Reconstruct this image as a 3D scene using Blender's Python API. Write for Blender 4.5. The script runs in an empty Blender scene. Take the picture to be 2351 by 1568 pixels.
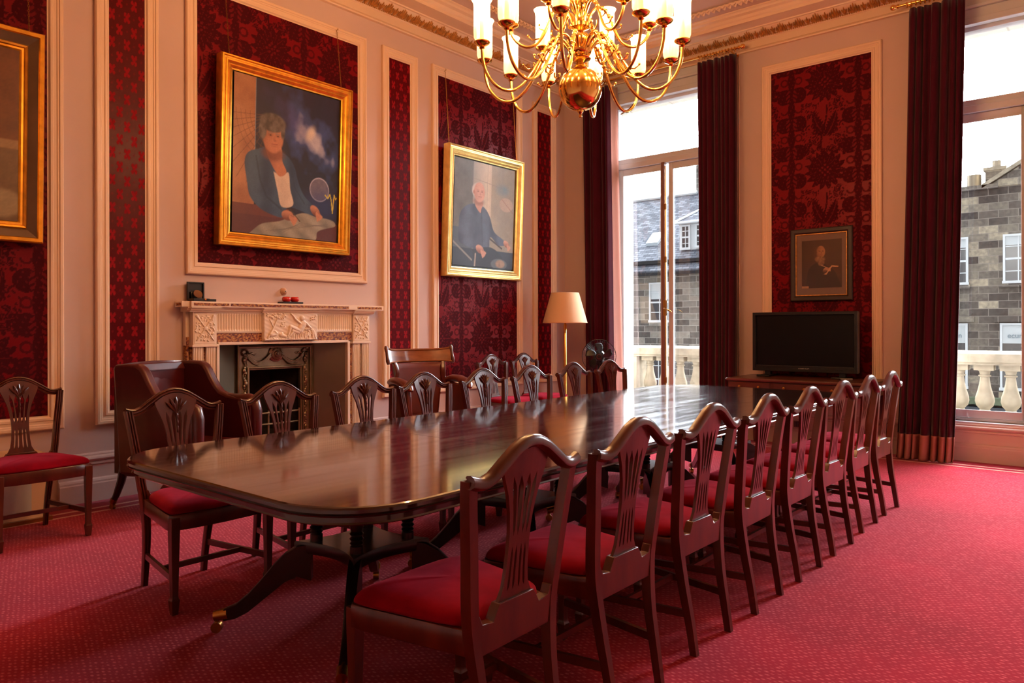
import bpy, math, random
import numpy as np
from mathutils import Vector, Matrix
random.seed(7)
PI = math.pi
SC = bpy.context.scene
COL = SC.collection
# ------------------------------------------------------------------ measured room (metres)
XL, YB, XR, YK, ZC = -5.8705, 8.094, 0.86, -0.62, 4.70
CY = 3.77            # fireplace and chandelier axis
CX = -2.53           # window wall axis

# ------------------------------------------------------------------ mesh builder
class MB:
    def __init__(s): s.v = []; s.f = []; s.mi = []; s.cur = 0
    def add(s, vs, fs):
        o = len(s.v); s.v += [tuple(p) for p in vs]
        for f in fs: s.f.append(tuple(i + o for i in f)); s.mi.append(s.cur)
        return s
    def box(s, x0, y0, z0, x1, y1, z1):
        x0, x1 = min(x0, x1), max(x0, x1); y0, y1 = min(y0, y1), max(y0, y1); z0, z1 = min(z0, z1), max(z0, z1)
        return s.add([(x0,y0,z0),(x1,y0,z0),(x1,y1,z0),(x0,y1,z0),(x0,y0,z1),(x1,y0,z1),(x1,y1,z1),(x0,y1,z1)],
                     [(0,3,2,1),(4,5,6,7),(0,1,5,4),(1,2,6,5),(2,3,7,6),(3,0,4,7)])
    def loft(s, rings, cap=True, closed=True, loop=False):
        n = len(rings[0]); vs = [p for r in rings for p in r]; fs = []
        m = len(rings)
        for i in range(m if loop else m - 1):
            a, b = i * n, ((i + 1) % m) * n
            for j in range(n if closed else n - 1):
                k = (j + 1) % n
                fs.append((a + j, a + k, b + k, b + j))
        if cap and closed and not loop:
            fs.append(tuple(range(n - 1, -1, -1))); fs.append(tuple((m - 1) * n + j for j in range(n)))
        return s.add(vs, fs)
    def tube(s, pts, r, n=8, cap=True, loop=False, sq=(1, 1)):
        pts = [Vector(p) for p in pts]; m = len(pts)
        rs = r if isinstance(r, (list, tuple)) else [r] * m
        rings = []; up = None
        for i, p in enumerate(pts):
            if loop: t = pts[(i + 1) % m] - pts[i - 1]
            else: t = pts[min(i + 1, m - 1)] - pts[max(i - 1, 0)]
            if t.length < 1e-9: t = Vector((0, 0, 1))
            t.normalize()
            if up is None:
                up = Vector((0, 0, 1)) if abs(t.z) < .9 else Vector((1, 0, 0))
            u = (up - t * up.dot(t))
            if u.length < 1e-6: u = Vector((1, 0, 0)) - t * t.x
            u.normalize(); w = t.cross(u); up = u
            rings.append([p + (u * math.cos(a) * sq[0] + w * math.sin(a) * sq[1]) * rs[i] for a in [2 * PI * k / n for k in range(n)]])
        return s.loft(rings, cap=cap, loop=loop)
    def lathe(s, prof, c=(0, 0, 0), n=20, M=None, cap=True):
        M = M or Matrix.Identity(4)
        rings = [[M @ Vector((c[0] + r * math.cos(a), c[1] + r * math.sin(a), c[2] + z)) for a in [2 * PI * k / n for k in range(n)]] for r, z in prof]
        return s.loft(rings, cap=cap)
    def prism(s, poly, fn, a, b):
        """poly of (p,q); fn(p,q,t)->xyz; extruded t=a..b"""
        return s.loft([[fn(p, q, a) for p, q in poly], [fn(p, q, b) for p, q in poly]])
    def ball(s, c, r, n=12, sc=(1, 1, 1)):
        m = max(4, n // 2)
        rings = []
        for i in range(1, m):
            th = PI * i / m
            rings.append([(c[0] + r * sc[0] * math.sin(th) * math.cos(a), c[1] + r * sc[1] * math.sin(th) * math.sin(a), c[2] - r * sc[2] * math.cos(th)) for a in [2 * PI * k / n for k in range(n)]])
        o = len(s.v); s.loft(rings, cap=False)
        t = len(s.v); s.v += [(c[0], c[1], c[2] - r * sc[2]), (c[0], c[1], c[2] + r * sc[2])]
        for j in range(n):
            s.f.append((t, o + (j + 1) % n, o + j)); s.mi.append(s.cur)
            e = o + (m - 2) * n
            s.f.append((t + 1, e + j, e + (j + 1) % n)); s.mi.append(s.cur)
        return s
    def grid(s, nu, nv, fn):
        vs = [fn(i / nu, j / nv) for j in range(nv + 1) for i in range(nu + 1)]
        return s.add(vs, [(j*(nu+1)+i, j*(nu+1)+i+1, (j+1)*(nu+1)+i+1, (j+1)*(nu+1)+i) for j in range(nv) for i in range(nu)])
    def frame(s, rect, prof, fn):
        """mitred picture-frame sweep; rect=(p0,q0,p1,q1) outer edge; prof=[(inset,height)]; fn(p,q,h)->xyz"""
        p0, q0, p1, q1 = rect
        rings = []
        for k in range(4):
            r = []
            for d, h in prof:
                c = [(p0 + d, q0 + d), (p1 - d, q0 + d), (p1 - d, q1 - d), (p0 + d, q1 - d)][k]
                r.append(fn(c[0], c[1], h))
            rings.append(r)
        return s.loft(rings, cap=False, loop=True)
    def xform(s, M):
        s.v = [tuple(M @ Vector(p)) for p in s.v]; return s
    def build(s, name, mats, parent=None, smooth=35, bevel=0, flip=False):
        me = bpy.data.meshes.new(name); me.from_pydata(s.v, [], s.f)
        ms = mats if isinstance(mats, (list, tuple)) else [mats]
        for m in ms: me.materials.append(m)
        if len(ms) > 1: me.polygons.foreach_set('material_index', s.mi)
        me.update(); me.validate()
        import bmesh
        b = bmesh.new(); b.from_mesh(me); bmesh.ops.recalc_face_normals(b, faces=b.faces); b.to_mesh(me); b.free()
        if smooth:
            me.polygons.foreach_set('use_smooth', [True] * len(me.polygons))
            me.set_sharp_from_angle(angle=math.radians(smooth))
        o = bpy.data.objects.new(name, me); COL.objects.link(o)
        if parent: o.parent = parent
        if bevel:
            md = o.modifiers.new('bevel', 'BEVEL'); md.width = bevel; md.segments = 2; md.limit_method = 'ANGLE'; md.angle_limit = math.radians(40)
        return o

def empty(name, loc=(0, 0, 0), rz=0, label=None, cat=None, group=None):
    o = bpy.data.objects.new(name, None); COL.objects.link(o); o.location = loc; o.rotation_euler = (0, 0, rz)
    o.empty_display_size = .05
    tag(o, label, cat, group); return o
def tag(o, label=None, cat=None, group=None, kind=None):
    if label: o['label'] = label
    if cat: o['category'] = cat
    if group: o['group'] = group
    if kind: o['kind'] = kind
    return o
def struct(o): o['kind'] = 'structure'; return o
def copy_tree(o, parent=None):
    c = o.copy(); COL.objects.link(c)
    if parent: c.parent = parent
    for ch in [x for x in bpy.data.objects if x.parent == o]: copy_tree(ch, c)
    return c
KIDS = {}
def lerp(a, b, t): return a + (b - a) * t
def sstep(a, b, x):
    t = np.clip((x - a) / (b - a), 0, 1); return t * t * (3 - 2 * t)
def interp(x, pts):
    for (a, p), (b, q) in zip(pts, pts[1:]):
        if x <= b: return lerp(p, q, max(0, min(1, (x - a) / (b - a))))
    return pts[-1][1]
def bez(pts, n):
    """Catmull-Rom through pts"""
    P = [Vector(p) for p in pts]; P = [P[0] * 2 - P[1]] + P + [P[-1] * 2 - P[-2]]; out = []
    for i in range(1, len(P) - 2):
        for k in range(n):
            t = k / n; a, b, c, d = P[i-1:i+3]
            out.append(.5 * ((2*b) + (c-a)*t + (2*a-5*b+4*c-d)*t*t + (3*b-a-3*c+d)*t**3))
    out.append(P[-2]); return out

# ------------------------------------------------------------------ materials
def lin(c): return tuple(((x/255)/12.92 if x/255 <= .04045 else ((x/255+.055)/1.055)**2.4) for x in c)
def newmat(name):
    m = bpy.data.materials.new(name); m.use_nodes = True
    nt = m.node_tree; b = nt.nodes['Principled BSDF']; return m, nt, b
def setin(b, **k):
    for n, v in k.items():
        b.inputs[n.replace('_', ' ')].default_value = v
def node(nt, t, **k):
    n = nt.nodes.new(t)
    for a, v in k.items():
        if a.startswith('i_'):
            n.inputs[int(a[2:]) if a[2:].isdigit() else a[2:].replace('_', ' ')].default_value = v
        else: setattr(n, a, v)
    return n
def coords(nt, kind='Object', scale=(1, 1, 1), rot=(0, 0, 0)):
    tc = node(nt, 'ShaderNodeTexCoord'); mp = node(nt, 'ShaderNodeMapping')
    mp.inputs['Scale'].default_value = scale; mp.inputs['Rotation'].default_value = rot
    nt.links.new(tc.outputs[kind], mp.inputs[0]); return mp.outputs[0]
def ramp(nt, fac, stops):
    r = node(nt, 'ShaderNodeValToRGB'); e = r.color_ramp.elements
    while len(e) > len(stops): e.remove(e[-1])
    while len(e) < len(stops): e.new(.5)
    for i, (p, c) in enumerate(stops): e[i].position = p; e[i].color = (*c, 1)
    nt.links.new(fac, r.inputs[0]); return r.outputs[0]
def bump(nt, b, h, strength=.2, dist=.01):
    n = node(nt, 'ShaderNodeBump'); n.inputs['Strength'].default_value = strength; n.inputs['Distance'].default_value = dist
    nt.links.new(h, n.inputs['Height']); nt.links.new(n.outputs[0], b.inputs['Normal'])
def plain(name, col, rough=.5, metal=0, spec=.5, noise=0, nscale=6, bmp=0, sheen=0, coat=0):
    m, nt, b = newmat(name); c = lin(col)
    setin(b, Base_Color=(*c, 1), Roughness=rough, Metallic=metal, Specular_IOR_Level=spec)
    if sheen: setin(b, Sheen_Weight=sheen, Sheen_Roughness=.4)
    if coat: setin(b, Coat_Weight=coat, Coat_Roughness=.08)
    if noise or bmp:
        t = node(nt, 'ShaderNodeTexNoise'); t.inputs['Scale'].default_value = nscale; t.inputs['Detail'].default_value = 3
        nt.links.new(coords(nt), t.inputs['Vector'])
        if noise:
            nt.links.new(ramp(nt, t.outputs[0], [(.3, tuple(x*(1-noise) for x in c)), (.7, tuple(min(1, x*(1+noise)) for x in c))]), b.inputs['Base Color'])
        if bmp: bump(nt, b, t.outputs[0], bmp, .01)
    return m
def wood(name, dark, light, rough=.3, scale=(1, 1, 1), coat=.3, cr=.12, bmp=.03, spec=.5, rv=0):
    m, nt, b = newmat(name)
    w = node(nt, 'ShaderNodeTexNoise'); w.inputs['Scale'].default_value = 9; w.inputs['Detail'].default_value = 5; w.inputs['Roughness'].default_value = .6
    nt.links.new(coords(nt, scale=scale), w.inputs['Vector'])
    nt.links.new(ramp(nt, w.outputs[0], [(.32, lin(dark)), (.68, lin(light))]), b.inputs['Base Color'])
    setin(b, Roughness=rough, Coat_Weight=coat, Coat_Roughness=cr, Specular_IOR_Level=spec)
    if bmp: bump(nt, b, w.outputs[0], bmp, .004)
    if rv:
        mr = node(nt, 'ShaderNodeMapRange'); mr.inputs[1].default_value = .35; mr.inputs[2].default_value = .7
        mr.inputs[3].default_value = max(.02, rough - rv); mr.inputs[4].default_value = rough + rv
        nt.links.new(w.outputs[0], mr.inputs[0]); nt.links.new(mr.outputs[0], b.inputs['Roughness'])
    return m
def vcol(name, rough=.6, spec=.3, coat=0, sheen=0, noise=0):
    m, nt, b = newmat(name)
    a = node(nt, 'ShaderNodeAttribute'); a.attribute_name = 'Col'
    nt.links.new(a.outputs['Color'], b.inputs['Base Color'])
    setin(b, Roughness=rough, Specular_IOR_Level=spec, Coat_Weight=coat, Sheen_Weight=sheen)
    return m
PAINT = plain('wall_paint', (208, 178, 166), .55, spec=.25, noise=.03, nscale=1.5)
CREAM = plain('cream_moulding_paint', (232, 198, 166), .4, spec=.35)
CEIL = plain('ceiling_paint', (214, 182, 164), .7, spec=.2)
WHITEP = plain('window_paint', (206, 206, 208), .4, spec=.4, noise=.04, nscale=3)
MARBLE = plain('white_marble', (238, 214, 190), .3, spec=.5, noise=.05, nscale=5)
STONE = plain('balcony_stone', (146, 135, 118), .95, spec=.04, noise=.22, nscale=7, bmp=.3)
GOLD = plain('gilt', (235, 170, 60), .33, metal=.9, noise=.18, nscale=14, bmp=.15)
GOLDL = plain('pale_gilt', (246, 216, 140), .34, metal=.82, noise=.12, nscale=14, bmp=.12)
GILTP = plain('gilded_leaf_paint', (196, 138, 72), .4, metal=.45, noise=.3, nscale=30)
BRASS = plain('polished_brass', (244, 196, 106), .13, metal=1)
BRASSD = plain('old_brass', (170, 125, 60), .3, metal=1)
DARKM = plain('dark_metal', (22, 20, 20), .4, metal=.3)
IRON = plain('burnished_cast_iron', (150, 132, 106), .36, metal=.8, noise=.2, nscale=8, bmp=.06)
STEEL = plain('brushed_steel', (128, 116, 98), .4, metal=.8, noise=.1, nscale=3)
SOOT = plain('sooty_firebrick', (30, 18, 12), .9, noise=.5, nscale=20, bmp=.4)
LEATHER = plain('oxblood_leather', (78, 17, 18), .33, spec=.6, noise=.25, nscale=4, bmp=.08, coat=.25)
LEATHERB = plain('russet_leather', (100, 36, 24), .35, spec=.6, noise=.2, nscale=4, bmp=.08, coat=.2)
BLACKP = plain('black_plastic', (14, 14, 16), .35)
BLACKS = plain('black_screen', (6, 7, 10), .3, spec=.25)
VELVET = plain('red_velvet', (134, 8, 28), .85, spec=.04, noise=.3, nscale=6, bmp=.35, sheen=.5)
VELVET.node_tree.nodes['Principled BSDF'].inputs['Sheen Tint'].default_value = (1, .12, .2, 1)
CURT = plain('maroon_velvet_curtain', (66, 11, 28), .85, spec=.1, noise=.1, nscale=6, sheen=.25)
CHEM = plain('rose_curtain_hem', (160, 98, 88), .6, spec=.3, noise=.1, nscale=7)
LINING = plain('pale_curtain_lining', (226, 206, 200), .8, spec=.1)
_n = LINING.node_tree; _t = node(_n, 'ShaderNodeBsdfTranslucent'); _t.inputs[0].default_value = (.8, .55, .5, 1); _m = node(_n, 'ShaderNodeMixShader'); _m.inputs[0].default_value = .45
_n.links.new(_n.nodes['Principled BSDF'].outputs[0], _m.inputs[1]); _n.links.new(_t.outputs[0], _m.inputs[2]); _n.links.new(_m.outputs[0], _n.nodes['Material Output'].inputs[0])
SHADE = plain('cream_lampshade', (232, 192, 150), .75, spec=.2)
REDLAC = plain('red_lacquer', (205, 30, 16), .2, coat=.5)
WCHAIR = wood('mahogany_chair', (62, 22, 12), (98, 40, 22), .3, (1, 1, .25), coat=.35, cr=.15)
WTAB = wood('dark_mahogany_table', (30, 9, 6), (52, 17, 10), .15, (2.2, .16, 1), coat=.7, cr=.075, bmp=.02, rv=.06)
WTABD = wood('ebonised_mahogany', (16, 8, 6), (30, 14, 10), .3, (1, 1, .3), coat=.3)
WDESK = wood('walnut_desk', (66, 30, 18), (96, 46, 28), .35, (.2, 1, 1), coat=.2)
WRAIL = wood('golden_mahogany', (110, 56, 24), (150, 86, 40), .25, (.3, .3, 1.5), coat=.6, cr=.1)
BROWNF = plain('dark_brown_frame', (44, 26, 20), .4, noise=.2, nscale=10)
TAUPE = plain('taupe_frame', (112, 88, 62), .4, metal=.3, noise=.15, nscale=6)
WINBR = plain('brown_wood_stile', (128, 92, 74), .5)  # even brown of the wooden meeting stile, shared with the vent plate

def brocatelle():
    m, nt, b = newmat('brocatelle_marble'); v = node(nt, 'ShaderNodeTexVoronoi'); v.inputs['Scale'].default_value = 55
    n = node(nt, 'ShaderNodeTexNoise'); n.inputs['Scale'].default_value = 40; n.inputs['Detail'].default_value = 4
    c = coords(nt, scale=(1, 1, 1.5)); nt.links.new(c, n.inputs[0]); nt.links.new(c, v.inputs[0])
    nt.links.new(ramp(nt, n.outputs[0], [(.38, lin((92, 44, 40))), (.5, lin((150, 84, 52))), (.6, lin((206, 150, 78))), (.7, lin((110, 56, 48)))]), b.inputs['Base Color'])
    setin(b, Roughness=.25); return m
BROC = brocatelle()

def carpet_mat():
    m, nt, b = newmat('red_carpet'); L = nt.links
    P = coords(nt)
    v = node(nt, 'ShaderNodeTexVoronoi'); v.inputs['Scale'].default_value = 1; v.inputs['Randomness'].default_value = .3
    mp = coords(nt, scale=(31, 56, 0), rot=(0, 0, .5)); L.new(mp, v.inputs[0])
    spk = ramp(nt, v.outputs['Distance'], [(.14, (1, 1, 1)), (.36, (0, 0, 0))])
    n = node(nt, 'ShaderNodeTexNoise'); n.inputs['Scale'].default_value = 160; L.new(P, n.inputs[0])
    n2 = node(nt, 'ShaderNodeTexNoise'); n2.inputs['Scale'].default_value = 1.3; n2.inputs['Detail'].default_value = 5; L.new(P, n2.inputs[0])
    base = ramp(nt, n2.outputs[0], [(.35, lin((142, 12, 34))), (.65, lin((166, 18, 45)))])
    mul = node(nt, 'ShaderNodeMath', operation='MULTIPLY'); L.new(spk, mul.inputs[0]); L.new(n.outputs[0], mul.inputs[1])
    mx = node(nt, 'ShaderNodeMix', data_type='RGBA'); L.new(mul.outputs[0], mx.inputs[0]); L.new(base, mx.inputs[6]); mx.inputs[7].default_value = (*lin((240, 118, 118)), 1)
    # woven border near the walls : dark band with two pale dashed lines
    sep = node(nt, 'ShaderNodeSeparateXYZ'); L.new(P, sep.inputs[0])
    def m2(op, a, bb):
        k = node(nt, 'ShaderNodeMath', operation=op)
        for i, x in enumerate((a, bb)):
            if isinstance(x, (int, float)): k.inputs[i].default_value = x
            else: L.new(x, k.inputs[i])
        return k.outputs[0]
    dx = m2('SUBTRACT', sep.outputs[0], XL + .04); dy = m2('SUBTRACT', YB - .04, sep.outputs[1])
    d = m2('MINIMUM', dx, dy)
    band = m2('LESS_THAN', d, .36)
    l1 = m2('LESS_THAN', m2('ABSOLUTE', m2('SUBTRACT', d, .34), 0), .018); l2 = m2('LESS_THAN', m2('ABSOLUTE', m2('SUBTRACT', d, .22), 0), .018)
    ln = m2('MULTIPLY', m2('MAXIMUM', l1, l2), n.outputs[0])
    mb = node(nt, 'ShaderNodeMix', data_type='RGBA'); L.new(band, mb.inputs[0]); L.new(mx.outputs[2], mb.inputs[6]); mb.inputs[7].default_value = (*lin((140, 24, 42)), 1)
    ml = node(nt, 'ShaderNodeMix', data_type='RGBA'); L.new(ln, ml.inputs[0]); L.new(mb.outputs[2], ml.inputs[6]); ml.inputs[7].default_value = (*lin((250, 205, 180)), 1)
    L.new(ml.outputs[2], b.inputs['Base Color'])
    setin(b, Roughness=1, Specular_IOR_Level=.02, Sheen_Weight=.3, Sheen_Roughness=.5); b.inputs['Sheen Tint'].default_value = (1, .42, .48, 1)
    bump(nt, b, n.outputs[0], .35, .004)
    return m
def stone_mat(name, cols, mortar, scale=1.0, bw=.62, bh=.28, axis='xz'):
    m, nt, b = newmat(name); L = nt.links
    br = node(nt, 'ShaderNodeTexBrick'); br.inputs['Scale'].default_value = scale
    br.inputs['Brick Width'].default_value = bw; br.inputs['Row Height'].default_value = bh; br.inputs['Mortar Size'].default_value = .009
    br.inputs['Color1'].default_value = (0, 0, 0, 1); br.inputs['Color2'].default_value = (1, 1, 1, 1); br.inputs['Mortar'].default_value = (.5, .5, .5, 1)
    br.inputs['Bias'].default_value = 0
    P = coords(nt, rot=(PI/2, 0, 0)); L.new(P, br.inputs[0])
    n = node(nt, 'ShaderNodeTexNoise'); n.inputs['Scale'].default_value = .8; n.inputs['Detail'].default_value = 6; L.new(coords(nt), n.inputs[0])
    n3 = node(nt, 'ShaderNodeTexNoise'); n3.inputs['Scale'].default_value = 9; n3.inputs['Detail'].default_value = 5; L.new(coords(nt), n3.inputs[0])
    mxx = node(nt, 'ShaderNodeMix', data_type='FLOAT'); mxx.inputs[0].default_value = .45; L.new(br.outputs[0], mxx.inputs[2]); L.new(n.outputs[0], mxx.inputs[3])
    m3 = node(nt, 'ShaderNodeMix', data_type='FLOAT'); m3.inputs[0].default_value = .3; L.new(mxx.outputs[0], m3.inputs[2]); L.new(n3.outputs[0], m3.inputs[3])
    c = ramp(nt, m3.outputs[0], [(.25, lin(cols[0])), (.45, lin(cols[1])), (.6, lin(cols[2])), (.75, lin(cols[3]))])
    mx = node(nt, 'ShaderNodeMix', data_type='RGBA'); L.new(br.outputs['Fac'], mx.inputs[0]); L.new(c, mx.inputs[6]); mx.inputs[7].default_value = (*lin(mortar), 1)
    L.new(mx.outputs[2], b.inputs['Base Color']); setin(b, Roughness=.95, Specular_IOR_Level=.03)
    return m
def slate_mat():
    m, nt, b = newmat('roof_slates'); L = nt.links
    br = node(nt, 'ShaderNodeTexBrick'); br.inputs['Scale'].default_value = 1
    br.inputs['Brick Width'].default_value = .26; br.inputs['Row Height'].default_value = .085; br.inputs['Mortar Size'].default_value = .008
    br.inputs['Color1'].default_value = (*lin((62, 64, 70)), 1); br.inputs['Color2'].default_value = (*lin((96, 98, 104)), 1); br.inputs['Mortar'].default_value = (*lin((40, 42, 46)), 1)
    L.new(coords(nt, rot=(PI/2, 0, 0)), br.inputs[0]); L.new(br.outputs[0], b.inputs['Base Color']); setin(b, Roughness=.9, Specular_IOR_Level=.03); return m
def glass_mat(name, tint=(1, 1, 1), refl=.08, diff=0):
    m, nt, b = newmat(name); nt.nodes.remove(b); L = nt.links
    out = nt.nodes['Material Output']
    t = node(nt, 'ShaderNodeBsdfTransparent'); t.inputs[0].default_value = (*tint, 1)
    g = node(nt, 'ShaderNodeBsdfGlossy'); g.inputs['Roughness'].default_value = .03
    lw = node(nt, 'ShaderNodeLayerWeight'); lw.inputs[0].default_value = .25
    mr = node(nt, 'ShaderNodeMath', operation='MULTIPLY_ADD'); L.new(lw.outputs['Facing'], mr.inputs[0]); mr.inputs[1].default_value = .35; mr.inputs[2].default_value = refl * .5
    mx = node(nt, 'ShaderNodeMixShader'); L.new(mr.outputs[0], mx.inputs[0]); L.new(t.outputs[0], mx.inputs[1]); L.new(g.outputs[0], mx.inputs[2])
    last = mx.outputs[0]
    if diff:
        d = node(nt, 'ShaderNodeBsdfTranslucent'); d.inputs[0].default_value = (1, .96, .88, 1)
        d2 = node(nt, 'ShaderNodeBsdfDiffuse'); d2.inputs[0].default_value = (1, .96, .9, 1)
        md = node(nt, 'ShaderNodeMixShader'); md.inputs[0].default_value = .5; L.new(d.outputs[0], md.inputs[1]); L.new(d2.outputs[0], md.inputs[2])
        m3 = node(nt, 'ShaderNodeMixShader'); m3.inputs[0].default_value = diff; L.new(last, m3.inputs[1]); L.new(md.outputs[0], m3.inputs[2]); last = m3.outputs[0]
    L.new(last, out.inputs[0]); return m
GLASS = glass_mat('window_glass')
SHGLASS = glass_mat('frosted_lamp_glass', (1, .98, .95), .1, .42)
CAGE = glass_mat('fan_guard_sheer', (.93, .93, .95), .05)
def emit(name, col, s):
    m, nt, b = newmat(name); setin(b, Base_Color=(*col, 1)); b.inputs['Emission Color'].default_value = (*col, 1); b.inputs['Emission Strength'].default_value = s; return m
BULB = emit('lit_candle_bulb', (1, .74, .4), 30)
CANDLE = plain('cream_candle_tube', (246, 205, 130), .5)
SLATE = slate_mat()
CARPET = carpet_mat()

# ------------------------------------------------------------------ shell
def wall_boxes(name, boxes, mat=PAINT):
    m = MB()
    for b in boxes: m.box(*b)
    return struct(m.build(name, mat, smooth=0))
OP = (3.09, 4.41, 1.135)          # fireplace opening y0,y1,top
wall_boxes('wall_left', [(XL-.6, YK-.3, -.1, XL, OP[0], ZC+.1), (XL-.6, OP[1], -.1, XL, YB+.5, ZC+.1), (XL-.6, OP[0], OP[2], XL, OP[1], ZC+.1), (XL-.6, OP[0], -.1, XL-.57, OP[1], OP[2])])
W1 = (-5.12, -3.63); W2 = (CX*2-W1[1], CX*2-W1[0])
WT, WBZ = 4.16, .36
bx = []
ED = [XL, W1[0], W1[1], W2[0], W2[1], XR+.3]
for i in (0, 2, 4): bx.append((ED[i], YB, -.1, ED[i+1], YB+.22, ZC+.1))
for w in (W1, W2): bx += [(w[0], YB, WT, w[1], YB+.22, ZC+.1), (w[0], YB, -.1, w[1], YB+.22, WBZ-.03)]
wall_boxes('wall_window', bx)
wall_boxes('wall_right', [(XR, YK-.3, -.1, XR+.3, YB+.5, ZC+.1)])
wall_boxes('wall_back', [(XL-.6, YK-.3, -.1, XR+.3, YK, ZC+.1)])
f = MB().box(XL-.02, YK-.1, -.12, XR+.1, YB+.01, 0).build('floor', CARPET, smooth=0); struct(f)
struct(MB().box(XL-.3, YK-.3, ZC, XR+.3, YB+.3, ZC+.2).build('ceiling', CEIL, smooth=0))
# outer stone skin of the house around the windows
m = MB()
WO = .16
bx = [(XL-.6, ED[1]+.02), (ED[2]-.02, ED[3]+.02), (ED[4]-.02, XR+.6)]
for a, b in bx: m.box(a, YB+.23, -4, b, YB+.5, 6)
for w in (W1, W2): m.box(w[0], YB+.23, WT-.02, w[1], YB+.5, 6)
PALEST = stone_mat('pale_ashlar', [(196, 190, 180), (206, 200, 190), (214, 208, 198), (220, 214, 206)], (178, 170, 160), bw=.9, bh=.62)
m.box(XL-.6, YB+.23, -4, XR+.6, YB+.5, .26)
struct(m.build('wall_outside', PALEST, smooth=0))

def LW(y, z, h): return (XL + h, y, z)       # left wall frame coordinates
def WW(x, z, h): return (x, YB - h, z)       # window wall
MPROF = [(0, 0), (0, .026), (.008, .034), (.024, .034), (.03, .027), (.038, .027), (.044, .022), (.062, .02), (.068, .026), (.082, .024), (.092, .012), (.1, .01), (.1, 0)]
# ---- damask pattern
def flower(y, z, R):
    r = np.hypot(y, z); a = np.arctan2(y, z)
    edge = R * (1 + .13 * np.cos(15 * a) + .04 * np.cos(31 * a + 1))
    m = (r < edge).astype(float)
    cen = (r < R * .34)
    seeds = (np.cos(y / R * 22) * np.cos(z / R * 22) > .25)
    m = np.where(cen & seeds, .35, m)
    rays = (np.abs(np.sin(7.5 * a + .6)) < .13) & (r > R * .4) & (r < R * .85)
    return np.where(rays, .45, m)
def leaf(y, z, y0, z0, ang, L, Wd, sgn=1):
    c, s = math.cos(ang), math.sin(ang)
    u = (y - y0) * c + (z - z0) * s; v = -(y - y0) * s + (z - z0) * c
    v = v - sgn * .35 * u * (u / L)
    t = np.clip(u / L, 0, 1)
    w = Wd * np.sin(PI * t ** .8) * (1 + .18 * np.sin(t * 60))
    m = ((np.abs(v) < w) & (u > 0) & (u < L)).astype(float)
    return np.where((np.abs(v) < .004) & (m > 0), .4, m)
def damask(Y, Z, H=.68, V=.93):
    out = np.zeros_like(Y)
    y = (Y + H/2) % H - H/2; z = Z % V
    # serpentine column of double lobes
    for k in range(3):
        zc = V * (k + .5) / 3; dz = z - zc
        for s in (-1, 1):
            out = np.maximum(out, (np.hypot(y - s*.075, dz) < .085) * 1.0)
            out = np.maximum(out, ((np.abs(np.hypot(y - s*.075, dz - .155) - .035) < .009)) * .8)
        spr = (np.abs(np.sin((np.abs(y) * 1.2 + dz * 1.6) * 42)) > .62) & (np.abs(y) < .062 - np.abs(dz) * .25) & (np.abs(dz) < .12)
        out = np.where(spr, .35, out)
    stem = .03 + .012 * np.cos(z / V * 6 * PI)
    out = np.maximum(out, (np.abs(np.abs(y) - stem * .3) < stem * .6) * 1.0)
    # flower between the columns
    yf = (Y) % H - H/2
    out = np.maximum(out, flower(yf - .01, z - .24, .185))
    out = np.maximum(out, leaf(yf, z, .02, .6, 2.35, .3, .062, -1)); out = np.maximum(out, leaf(yf, z, .02, .6, .85, .27, .062, 1))
    out = np.maximum(out, (np.abs(yf - .03 * np.sin(z * 9)) < .009) * ((z > .38) & (z < .93)) * 1.0)
    # foliage sprigs
    for (a, b) in ((.13, .5), (-.14, .47), (.1, .44), (-.08, .52), (.17, .42), (-.17, .55), (.12, .05), (-.12, .03), (.15, .88), (-.14, .86), (.06, .49), (-.05, .45), (-.12, .4), (.17, .56)):
        out = np.maximum(out, leaf(yf, z, a, b, a * 31 + b * 17, .075, .02, 1)); out = np.maximum(out, leaf(yf, z, a, b, a * 31 + b * 17 + 2.2, .07, .018, -1))
        out = np.maximum(out, (np.hypot(yf - a - .03, z - b + .03) < .016) * 1.0)
    fo = (np.sin(74 * yf + 3 * np.sin(47 * z)) * np.sin(66 * z + 3 * np.sin(55 * yf + 1)) > .18) & (np.abs(yf) > .05) & (np.abs(yf) < .24) & (((z > .42) & (z < .74)) | (z > .84) | (z < .05)) & (out < .1)
    out = np.where(fo, .9, out)
    vein = (np.sin(120 * (Y + .3 * Z)) * np.sin(90 * Z) > .75) & (out > .9)
    return np.where(vein, .55, out)
def strips(Y, Z):
    px, pz = .107, .208; out = np.zeros_like(Y)
    for oy, oz in ((0, 0), (.5, .5)):
        y = ((Y / px + oy) % 1 - .5) * px; z = ((Z / pz + oz) % 1 - .5) * pz
        for sy in (-1, 1):
            for sz in (-1, 1):
                out = np.maximum(out, (np.hypot((y - sy*.013 - sy*sz*.0*z) / .0095, (z - sz*.024) / .0165) < 1) * 1.0)
        out = np.maximum(out, ((np.abs(y) < .012 - .3*np.abs(z)) & (np.abs(z) < .022)) * 1.0)
        y2 = ((Y / px + oy + .5) % 1 - .5) * px
        out = np.maximum(out, (np.hypot(y2 / .006, z / .01) < 1) * .35)
    return out
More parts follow.
